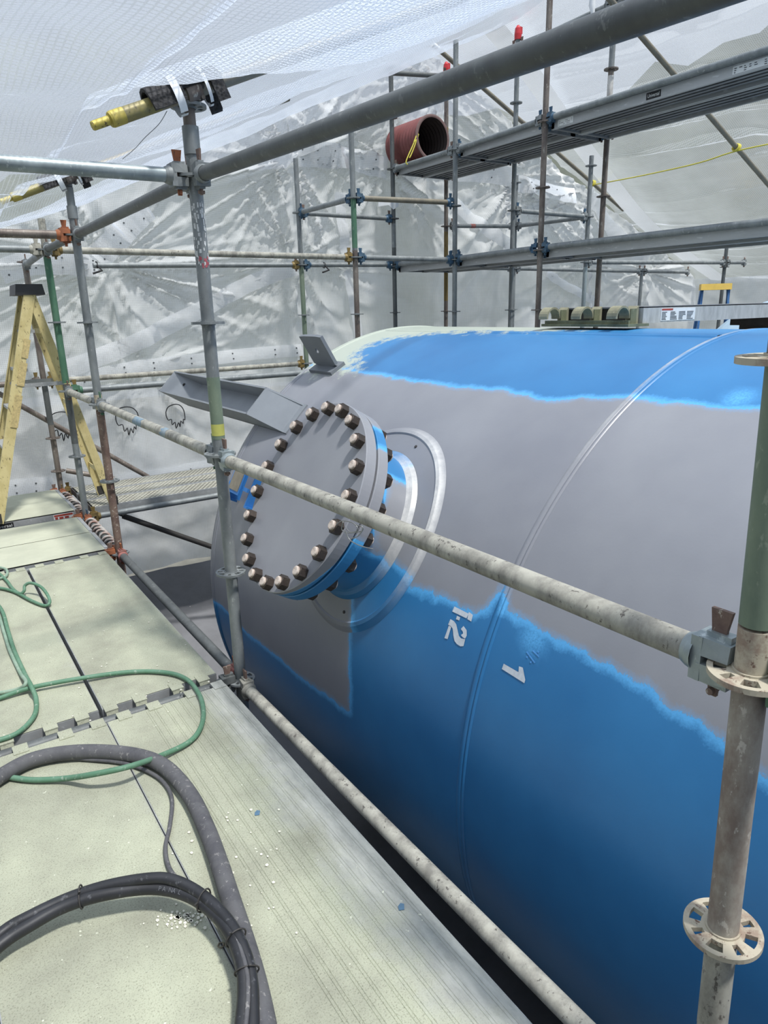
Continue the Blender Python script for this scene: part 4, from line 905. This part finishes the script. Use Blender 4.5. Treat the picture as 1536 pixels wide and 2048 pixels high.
tp = MB(); tp.sweep([at(x, y, X=XC-.06) for x, y in ((1186, -20), (1184, 10), (1186, 34))], [.02, .028, .012], 10); tag(tp.build('hanging_tape', TAPE), 'strip of white tape hanging at the top beside a coupler', 'tape')
cpx = thing('swivel_coupler', (XC, 4.53, 4.13), 'dark coupler cluster on top of the flaked white post', 'coupler')
g = MB(); g.lathe((XC-.03, 4.47, 4.12), (.9, 0, -.4), [(0, .025), (0, .038), (.06, .038), (.06, .025)], 16); g.build('tube_clamp', DARK, cpx); g = MB(); g.box((XC-.05, 4.50, 4.15), (.10, .05, .05)); g.box((XC+.05, 4.51, 4.11), (.05, .06, .07)); g.tube((XC-.09, 4.5, 4.05), (XC-.07, 4.5, 4.18), .011, 8); g.build('clamp_jaw', DARK, cpx)

# planks of the far walkways: ribbed undersides, hook ends
def far_plank(x0, x1, y0, y1, z, label, stickers=(), UND=plain('shade_painted_underside', (74, 75, 75), .7, .1, .1)):  # underside colour darkened to stand in for shade below the planks
    t = thing('scaffold_plank', ((x0+x1)/2, (y0+y1)/2, z), label, 'plank', 'planks of the far walkways'); w = x1-x0
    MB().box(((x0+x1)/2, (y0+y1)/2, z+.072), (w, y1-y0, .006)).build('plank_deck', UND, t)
    for x in (x0+.012, x1-.012): MB().box((x, (y0+y1)/2, z+.036), (.024, y1-y0, .072)).build('side_rail', ALU, t)
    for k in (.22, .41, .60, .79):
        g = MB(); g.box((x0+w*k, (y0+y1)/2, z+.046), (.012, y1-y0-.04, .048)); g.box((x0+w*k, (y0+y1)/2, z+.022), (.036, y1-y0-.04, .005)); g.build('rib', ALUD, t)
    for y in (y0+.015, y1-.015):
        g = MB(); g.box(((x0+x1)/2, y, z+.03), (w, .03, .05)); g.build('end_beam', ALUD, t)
    for (yy, ww, kind) in stickers:
        o = (x0-.0006, yy, z+.012); X, Y = V((0, -1, 0)), V((0, 0, 1))
        if kind == 'name':
            pl = label_plate(t, o, X, Y, ww, .046, BLK, 'black_label'); text_mesh('Universal', 'lettering', WHT, V(o)+X*.012+Y*.012+V((-.002, 0, 0)), X, Y, .024, pl, ww-.024)
        else:
            pl = label_plate(t, o, X, Y, ww, .046, WHT, 'white_label'); R_ = random.Random(int(yy*100)); lines(pl, V(o)+V((-.0014, 0, 0)), X, Y, [(.01+ww*.9*i/12, .006+.012*j, ww*.05*R_.uniform(.4, 1), .005) for i in range(12) for j in range(3) if R_.random() < .7], LINK)
    return t
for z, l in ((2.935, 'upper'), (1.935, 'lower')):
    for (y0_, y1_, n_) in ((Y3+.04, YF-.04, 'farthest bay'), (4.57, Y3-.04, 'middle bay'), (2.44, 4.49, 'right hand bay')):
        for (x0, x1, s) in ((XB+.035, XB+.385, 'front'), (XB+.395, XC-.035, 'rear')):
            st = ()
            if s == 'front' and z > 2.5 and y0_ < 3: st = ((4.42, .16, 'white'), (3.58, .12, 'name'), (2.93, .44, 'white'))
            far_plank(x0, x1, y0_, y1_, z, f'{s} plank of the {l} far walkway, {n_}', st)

# corrugated duct on the upper walkway, tied with yellow rope
DUCT = plain('dull_red_plastic', (122, 68, 64), .5, 0, .08, 10); DUCTI = plain('dark_duct_lining', (58, 48, 44), .7, 0, .1, 10)
dc = at(866, 276, Y=6.42); dax = nrm(V((-.02, 1, .0))); dr = .226
du = thing('ventilation_duct', dc-V((0, 0, dr)), 'red corrugated ventilation duct lying on the upper far walkway', 'duct')
pr = [];  n_ = 11
for i in range(n_*2+1): pr.append((i*.0262, dr if i % 2 else dr-.014))
g = MB(); g.lathe(dc, dax, pr, 40); g.build('corrugated_shell', DUCT, du)
g = MB(); g.lathe(dc, dax, [(a, r-.012) for a, r in pr]+[(n_*.0524, .001)], 40); g.build('duct_lining', DUCTI, du); MB().lathe(dc, dax, [(0, dr-.028), (-.003, dr-.014), (0, dr+.001), (.012, dr+.003)], 40).build('cut_rim', plain('dusty_rim', (120, 96, 92), .7), du)
YR_ = plain('yellow_rope_fibre', (214, 204, 84), .7, 0, .08, 60)
s0 = at(826, 305, X=XB-.03)
g = MB()
for pts in (((832, 272), (826, 290), (815, 315), (811, 327), (814, 331)), ((834, 274), (829, 292), (822, 310), (818, 318)), ((835, 270), (829, 281), (827, 287), (833, 280), (836, 271))):
    g.sweep(spline([dc+V((0, 0, 0))+(at(x, y, Y=6.47)-dc)*1.0+V((-.03, -.05, 0)) for x, y in pts]), .006, 6)
tag(g.build('tie_rope', YR_), 'yellow rope tying the red duct to the walkway edge tube', 'rope')
g = MB(); g.sweep(spline([V((7.93, YF-.06, 3.06)), V((7.8, 6.3, 3.03)), V((7.65, 5.6, 3.0)), V((7.52, 4.9, 2.99)), V((7.46, 4.45, 3.02)), V((7.5, 3.9, 3.03)), V((7.6, 3.2, 3.05))]), .007, 6)
for c in (V((7.93, YF-.06, 3.08)), V((7.46, 4.45, 3.055))):
    for k in range(3): g.sweep([c+V((.02*k-.02+.012*math.sin(a), .034*math.cos(a), .034*math.sin(a))) for a in np.linspace(0, 6.3, 14)], .006, 5)
tag(g.build('guy_rope', YR_), 'long yellow rope strung between the two sloping roof tubes', 'rope')
g = MB(); q = V((XB+.30, Y3-.18, 2.99))
for k in range(2): g.sweep([V((XC, Y3-.25+.035*k, 3.0))+V((.034*math.cos(a), 0, .034*math.sin(a))) for a in np.linspace(0, 6.3, 14)], .006, 5)
tag(g.build('rope_tie', YR_), 'small yellow rope tie under the upper walkway beside the tall post', 'rope')

# ================================================================== THINGS ON TOP OF THE TANK
OLV = worn('olive_dusted_metal', (146, 143, 118), (126, 124, 102), (166, 163, 140), .42, .62, .7, .05, 14); OLD = worn('green_olive_metal', (112, 116, 90), (94, 98, 78), (134, 136, 110), .42, .62, .7, .05, 14)
pk = thing('scaffold_plank', (3.9, 2.26, 1.44), 'grey aluminium plank laid across the tank top with olive hooks', 'plank')
xa, ya, yb, zb = 2.74, 2.03, 2.53, 1.445
MB().box((4.05, (ya+yb)/2, zb+.071), (2.5, yb-ya, .006)).build('plank_deck', ALUD, pk)
for y in (ya+.012, yb-.012):
    sr_ = MB().box((4.05, y, zb+.036), (2.5, .024, .072)).build('side_rail', plain('scuffed_aluminium', (176, 176, 172), .7, .15, .14, 30, .1, (1, 1, .3)), pk)
g = MB(); g.box((xa+.02, (ya+yb)/2, zb-.006), (.15, yb-ya+.02, .012)); g.box((xa-.035, (ya+yb)/2, zb+.006), (.012, yb-ya, .020)); g.build('hook_frame', OLD, pk)
g = MB(); g.box((xa+.085, (ya+yb)/2, zb+.034), (.02, yb-ya-.05, .062)); g.build('end_plate', DARK, pk)  # dark colour stands for the shaded void behind the hooks
for y in (ya+.045, (ya+yb)/2, yb-.045):
    g = MB(); an = np.linspace(math.radians(-8), math.radians(188), 14); cx, cz = xa-.055, zb+.030; ro, ri, w = .050, .041, .055; vs = []
    P = [(cx+.105, zb-.01), (cx+.105, zb+.078)]+[(cx+ro*math.cos(a), cz+ro*math.sin(a)) for a in an]; Q = [(cx+.085, zb-.01), (cx+.085, zb+.060)]+[(cx+ri*math.cos(a), cz+ri*math.sin(a)) for a in an]
    n = len(P); vs = [(x, y-w/2, z) for x, z in P]+[(x, y-w/2, z) for x, z in Q]+[(x, y+w/2, z) for x, z in P]+[(x, y+w/2, z) for x, z in Q]; fs = []
    for i in range(n-1): fs += [(i, i+1, n+i+1, n+i), (2*n+i, 3*n+i, 3*n+i+1, 2*n+i+1), (i, 2*n+i, 2*n+i+1, i+1), (n+i, n+i+1, 3*n+i+1, 3*n+i)]
    fs += [(n-1, 2*n-1+n*0, 4*n-1, 3*n-1), (0, n, 3*n, 2*n)]; g.add(vs, fs); g.build('hook', OLV, pk)
    g = MB(); g.prism([(xa-.01, y-w/2-.004, zb-.01), (xa+.03, y-w/2-.004, zb-.01), (xa+.03, y-w/2-.004, zb+.066), (xa-.01, y-w/2-.004, zb+.066)], (0, .006, 0)); g.build('hook_gusset', OLD, pk)
pl = label_plate(pk, (2.93, ya-.0006, zb+.008), (1, 0, 0), (0, 0, 1), .27, .056, WHT, 'white_label')
lines(pl, (2.93, ya-.002, zb+.008), (1, 0, 0), (0, 0, 1), [(.004, .046, .085, .008)], LRED, 'red_print')
R_ = random.Random(4); lines(pl, (2.93, ya-.002, zb+.008), (1, 0, 0), (0, 0, 1), [(.006+.066*i, .004+.0065*j, .055*R_.uniform(.5, 1), .0032) for i in range(4) for j in range(6)], LINK, 'print')
TIM = plain('dark_timber', (58, 46, 38), .85, 0, .2, 20, .2)
bk = thing('timber_block', (4.25, 2.16, .9), 'dark timber block under the plank near the right edge', 'block')
MB().box((4.24, 2.20, 1.421), (.44, .24, .044)).build('block_upper', TIM, bk); MB().box((4.28, 2.22, 1.15), (.28, .22, .496)).build('block_lower', TIM, bk)

# ================================================================== LADDERS
def step_ladder(name, base, h, w_top, w_bot, run_f, run_r, ax, ay, rail_m, rear_m, cap_m, label, steps, rw=.075, capw=.32, cap_h=.075):
    """A-frame ladder. ax: direction from rear to front legs, ay: along its width"""
    base, ax, ay = V(base), V(ax), V(ay); up = V((0, 0, 1)); t = thing(name, base, label, 'ladder')
    top = base+up*h
    P = lambda side, s, k: base+ay*side*(w_bot*(1-k)+w_top*k)/2+ax*s*(1-k)+up*h*k
    for side in (-1, 1):
        a, b = P(side, run_f, 0)+ax*.02, P(side, .045, 1); d = nrm(b-a); g = MB(); X = nrm(np.cross(ay, d))
        g.bar(a, b, .006, rw, up=X)
        for e in (-1, 1): g.bar(a+X*e*rw*.46-ay*side*.012, b+X*e*rw*.46-ay*side*.012, .026, .006, up=X)
        g.build('front_rail', rail_m, t)
        a, b = P(side*.94, run_r, 0), P(side*.94, -.045, 1); d = nrm(b-a); X = nrm(np.cross(ay, d)); g = MB(); g.bar(a, b, .006, rw*.8, up=X)
        for e in (-1, 1): g.bar(a+X*e*rw*.37-ay*side*.010, b+X*e*rw*.37-ay*side*.010, .024, .006, up=X)
        g.build('rear_rail', rear_m, t)
        for s in (run_f+.02, run_r):
            q = base+ay*side*w_bot/2*(1 if s > 0 else .94)+ax*s; MB().box(q+up*.035, (.06, .05, .07)).build('foot', DARK, t)
        k = .60; a, b = P(side, run_f, k), P(side*.94, run_r, k); MB().bar(a, b, .006, .028).build('spreader', ALU, t)
    for i in range(1, steps+1):
        k = i/(steps+1); c = base+ax*(run_f*(1-k)+.04*k)+up*h*k; ww = w_bot*(1-k)+w_top*k
        g = MB(); g.bar(c-ay*(ww/2-.01), c+ay*(ww/2-.01), .08, .022); g.build('step', ALU, t)
    for i in (1, 3, 5):
        k = i/(steps+1); c = base+ax*(run_r*(1-k)-.04*k)+up*h*k; ww = (w_bot*(1-k)+w_top*k)*.94; MB().bar(c-ay*ww/2, c+ay*ww/2, .006, .035).build('rear_bar', rear_m, t)
    g = MB(); X, Y = ax, ay; pts = [(-.10, 0), (.10, 0), (.088, cap_h), (-.088, cap_h)]
    c = top-up*.02; q = [c+X*a+up*b for a, b in pts]; g.prism([p-Y*capw/2 for p in q], Y*capw); cap_o = g.build('top_cap', cap_m, t)
    for a in (-.05, .05):
        for b in (-.08, 0, .08): p = top+X*a+Y*b+up*(cap_h-.021); MB().tube(p, p+up*.003, .012, 8).build('tray_hole', DARK, cap_o)
    return t, P
FIB = worn('dusty_yellow_fibreglass', (206, 192, 140), (182, 166, 112), (120, 106, 76), .44, .68, .6, 0, 10); FIBY = plain('yellow_fibreglass', (190, 162, 70), .55, 0, .12)
BCAP = plain('black_ladder_cap', (62, 62, 64), .55, 0, .1)
ld, LP = step_ladder('step_ladder', (.83, 5.96, .0625), 1.655, .30, .46, -.50, .36, (1, 0, 0), (0, 1, 0), FIB, FIB, BCAP, 'dusty yellow step ladder with a black top at the left edge', 5)
for k0, k1, wv in ((.60, .70, .05), (.72, .80, .045), (.42, .56, .05)):
    a, b = LP(-1, -.50, k0), LP(-1, -.50, k1); g = MB(); dd = b-a; X = nrm(np.cross(V((0, 1, 0)), dd)); o = V((.03, -.006, 0)); g.prism([a+o-X*wv/2, a+o+X*wv/2, b+o+X*wv/2, b+o-X*wv/2], (0, -.002, 0)); g.build('sticker', plain('tan_sticker', (188, 170, 120), .6, 0, .2, 60), ld)
BLF = plain('blue_fibreglass', (56, 104, 156), .5, 0, .08); YCAP = plain('yellow_ladder_cap', (226, 190, 92), .5, 0, .05)
step_ladder('step_ladder', (8.75, 5.30, -1.98), 3.68, .34, .70, .85, -.75, (.77, .64, 0), (.64, -.77, 0), BLF, BLF, YCAP, 'blue step ladder with a yellow top beyond the tank', 9, .085, .36, .075)

# ================================================================== HOSES ON THE DECK
HG = worn('dusty_green_rubber', (84, 124, 98), (104, 138, 116), (140, 156, 140), .45, .7, .6, 0, 12); HGL = worn('pale_dusted_green_rubber', (140, 160, 142), (118, 144, 124), (160, 170, 156), .42, .66, .7, 0, 12)
HB = worn('black_rubber', (36, 37, 40), (46, 47, 51), (76, 77, 80), .45, .7, .5, 0, 10); HGR = worn('dusty_grey_rubber', (92, 92, 94), (74, 74, 78), (132, 130, 128), .44, .64, .8, 0, 12)
zd = ZD+.004
def on_deck(pix, r, lift=0):
    out = []
    for i, p in enumerate(pix): out.append(at(p[0], p[1], Z=zd+r+(p[2] if len(p) > 2 else 0)+lift))
    return out
def run_on(P, r, ends=(1, 1), far=.45):                 # hoses go on past the frame along the deck
    P = list(P)
    def more(a, b):
        d = (b-a)*V((1, 1, 0)); d = nrm(d); q = [b+d*far*.5, b+d*far]
        for x in q: x[2] = zd+r; x[0] = max(x[0], -1.3)
        return q
    if ends[1]: P += more(P[-2], P[-1])
    if ends[0]: P = more(P[1], P[0])[::-1]+P
    return P
def hose(name, pix, r, m, label, cat='hose', k=10, n=12, lift=0, ends=(1, 1)):
    t = MB(); t.sweep(spline(run_on(on_deck(pix, r, lift), r, ends), k), r, n); return tag(t.build(name, m), label, cat)
hose('green_hose', [(-60, 1415), (0, 1396), (60, 1376, .01), (160, 1357, .01), (260, 1344), (330, 1345), (372, 1358), (398, 1388), (407, 1425), (400, 1458), (378, 1484), (330, 1508, .01), (262, 1532, .058), (190, 1548, .050), (130, 1557, .008), (70, 1560), (30, 1556), (-30, 1545)], .0095, HG, 'green hose looping wide across the deck boards')
hose('green_hose', [(-40, 1180), (0, 1215), (16, 1262), (28, 1300), (48, 1345), (62, 1372, .030), (72, 1398), (70, 1428), (48, 1456), (18, 1474), (-40, 1490)], .0095, HG, 'green hose curving down the left edge under the wide loop')
hose('green_hose', [(-40, 1190), (-6, 1225), (8, 1265), (19, 1300), (40, 1345), (52, 1366, .03), (30, 1380, .0), (-40, 1392)], .008, HGL, 'pale dusted hose strand alongside the green hose at left')
hose('green_hose', [(-40, 1172), (0, 1176), (30, 1184), (60, 1200), (88, 1211), (99, 1206, .01), (96, 1192, .03), (82, 1174, .05), (62, 1166, .06), (50, 1171, .045), (48, 1182, .02), (40, 1187, .004), (26, 1178), (12, 1160), (-10, 1140), (-40, 1120)], .0085, HG, 'small kinked green hose loop at the upper left of deck')
hose('green_hose', [(-40, 1128), (-5, 1134), (12, 1139), (14, 1149), (4, 1156), (-40, 1160)], .008, HGL, 'short pale hose bend at the left edge, highest one')
hose('grey_hose', [(-120, 1640), (-50, 1588), (0, 1553), (60, 1521), (130, 1506), (210, 1504), (285, 1514), (335, 1538), (380, 1590), (412, 1655), (438, 1725), (462, 1800), (488, 1880), (508, 1950), (524, 2020), (540, 2110)], .0255, HGR, 'thick dusty grey hose arching over the deck boards', n=20)
hose('thin_cable', [(70, 1528), (130, 1518), (190, 1520, .0), (250, 1527), (300, 1545), (330, 1568), (344, 1600), (340, 1650), (331, 1695), (338, 1735), (362, 1765), (400, 1790), (430, 1830), (456, 1880), (480, 1960), (500, 2100)], .0065, HGR, 'thin grey cable winding from the thick hose to the black hose', ends=(0, 1))
bh = thing('black_hose', at(300, 1765, Z=zd), 'pair of black hoses bundled with ties at the bottom', 'hose')
pa = [(-90, 1975, .02), (0, 1890, .03), (60, 1850, .04), (130, 1812, .05), (210, 1788, .06), (300, 1776, .06), (370, 1788, .06), (425, 1822, .062), (462, 1868, .066), (484, 1925, .060), (489, 1985, .045), (482, 2070, .03)]
pb = [(-90, 1955, .03), (0, 1868, .04), (60, 1832, .05), (140, 1795, .06), (220, 1770, .075), (300, 1757, .085), (345, 1760, .085), (395, 1784, .078), (445, 1828, .076), (482, 1885, .070), (503, 1960, .05), (506, 2080, .03)]
MB().sweep(spline(run_on(on_deck(pa, .016), .016), 10), .0165, 16).build('hose', HB, bh); q = on_deck(pb, .014); MB().sweep(spline(run_on(q, .014), 10), .0145, 16).build('hose', HB, bh)
pc = [(x+7, y+6, z+.012) for x, y, z in pa[7:]]; MB().sweep(spline(on_deck(pc, .014), 8), .0055, 8).build('strapped_cable', HGR, bh)
da, db = spline(on_deck(pa, .016), 10), spline(on_deck(pb, .014), 10)
for k in (34, 66, 82, 93):
    a = da[k]; b = min(db, key=lambda p: np.linalg.norm(p-a)); c = (a+b)/2; tdir = nrm(da[k+1]-da[k-1]); f = nrm(b-a-tdir*((b-a)@tdir)); e = np.cross(tdir, f); rr_ = .0205+np.linalg.norm(a-b)/2
    g = MB(); g.sweep([c+e*.0205*math.cos(x)+f*rr_*math.sin(x) for x in np.linspace(0, 6.28, 18)], .0022, 5); g.bar(c+e*.02, c+e*.034+tdir*.006, .005, .002); g.build('cable_tie', DARK, bh)
PRN = plain('hose_print', (92, 94, 98), .6, 0, .05)
for n_c, ch in enumerate('PANAL'):
    k_ = min(range(len(da)), key=lambda i: abs(proj_(da[i])[0]-(322+10.5*n_c))); tv = nrm(da[k_+2]-da[k_-2]); cv = nrm(CC-da[k_]); yv = nrm(np.cross(cv, tv)); yv = yv if yv[2] > 0 else -yv; zv = np.cross(tv, yv)
    text_mesh(ch, 'hose_print', PRN, da[k_]+zv*.0172-yv*.005, tv, yv, .010, bh)
# grit and flakes on the boards
FLK = plain('pale_paint_flake', (214, 212, 196), .8, 0, .1); FLB = plain('blue_paint_flake', (86, 118, 142), .7, 0, .1)
g = MB()
for k in range(150):
    if k < 70: x, y = rng.normal(365, 28), rng.normal(1838, 9)
    elif k < 110: x, y = rng.uniform(330, 600), rng.uniform(1580, 1900)
    else: x, y = rng.uniform(60, 420), rng.uniform(1180, 1460)
    p = at(x, y, Z=ZD+.002); s = rng.uniform(.0015, .006); a = rng.rand()*6.28; m_ = 5; g.prism([p+V((s*math.cos(a+i*1.26)*rng.uniform(.6, 1), s*math.sin(a+i*1.26), 0)) for i in range(m_)], (0, 0, .0015))
tag(g.build('paint_grit', FLK), 'pale paint crumbs scattered on the deck boards by the black hose', 'debris', kind='stuff')
for x, y, l in ((515, 1627, 'blue paint flake on the deck board beside the thick grey hose'), (803, 1815, 'bluish flake near the tank side deck edge at the bottom')):
    p = at(x, y, Z=ZD+.001); g = MB(); g.prism([p+V(q) for q in ((-.011, -.004, 0), (.002, -.010, 0), (.010, .002, .003), (.003, .009, .004), (-.006, .007, .001))], (0, 0, .0015)); tag(g.build('paint_flake', FLB), l, 'flake')
p = at(442, 1890, Z=ZD+.003); g = MB(); g.sweep([p+V((.007*math.cos(a), .007*math.sin(a), 0)) for a in np.linspace(0, 6.28, 16)], .0018, 6); tag(g.build('small_ring', plain('tarnished_ring', (120, 112, 92), .6, .3)), 'tiny metal ring on the deck board left of the black hoses', 'ring')

# tie wires at the handrail and flange
g = MB(); b = at(703, 1050, X=XP-.02)
for pts in (((672, 1050), (684, 1042), (706, 1046), (716, 1060), (700, 1064), (690, 1052)), ((690, 1060), (700, 1080), (722, 1092), (746, 1098)), ((712, 1050), (726, 1056), (716, 1072), (700, 1078)), ((686, 1044), (684, 1060), (700, 1066), (724, 1062))):
    g.sweep(spline([at(x, y, X=XP+.02+.006*i) for i, (x, y) in enumerate(pts)], 6), .0016, 5)
tag(g.build('tie_wire', wire), 'twisted bare wire tied to the handrail by the flange', 'wire')

# loose ties and a scrap of sheet on the far tubes
TIEM = plain('black_cord', (34, 34, 36), .7, 0, .05)
for (x, y, yy, zz, l) in ((193, 0, Y4, 1.972, 'black cord tie at the left end of the tube behind the long dusty tube'), (648, 0, Y4, 2.0, 'black cord tie on the back tube left of the blue clamps')):
    px = at(x, 530, Y=yy)[0]; g = MB()
    g.sweep([(px+.004*math.sin(3*a), yy+.028*math.cos(a), zz+.028*math.sin(a)) for a in np.linspace(0, 6.5, 16)], .004, 6); g.sweep([(px, yy-.028, zz-.01), (px+.03, yy-.05, zz-.05), (px-.05, yy-.05, zz-.075)], .009, 6); tag(g.build('cord_tie', TIEM), l, 'tie')
P = [at(x, y, Y=YF-.04) for x, y in ((757, 396), (797, 397), (797, 413), (787, 419), (777, 410), (757, 413))]; g = MB(); g.prism(P, (0, .004, 0)); tag(g.build('sheet_scrap', TAPE), 'white scrap of sheeting hanging over the mid height back tube', 'scrap')
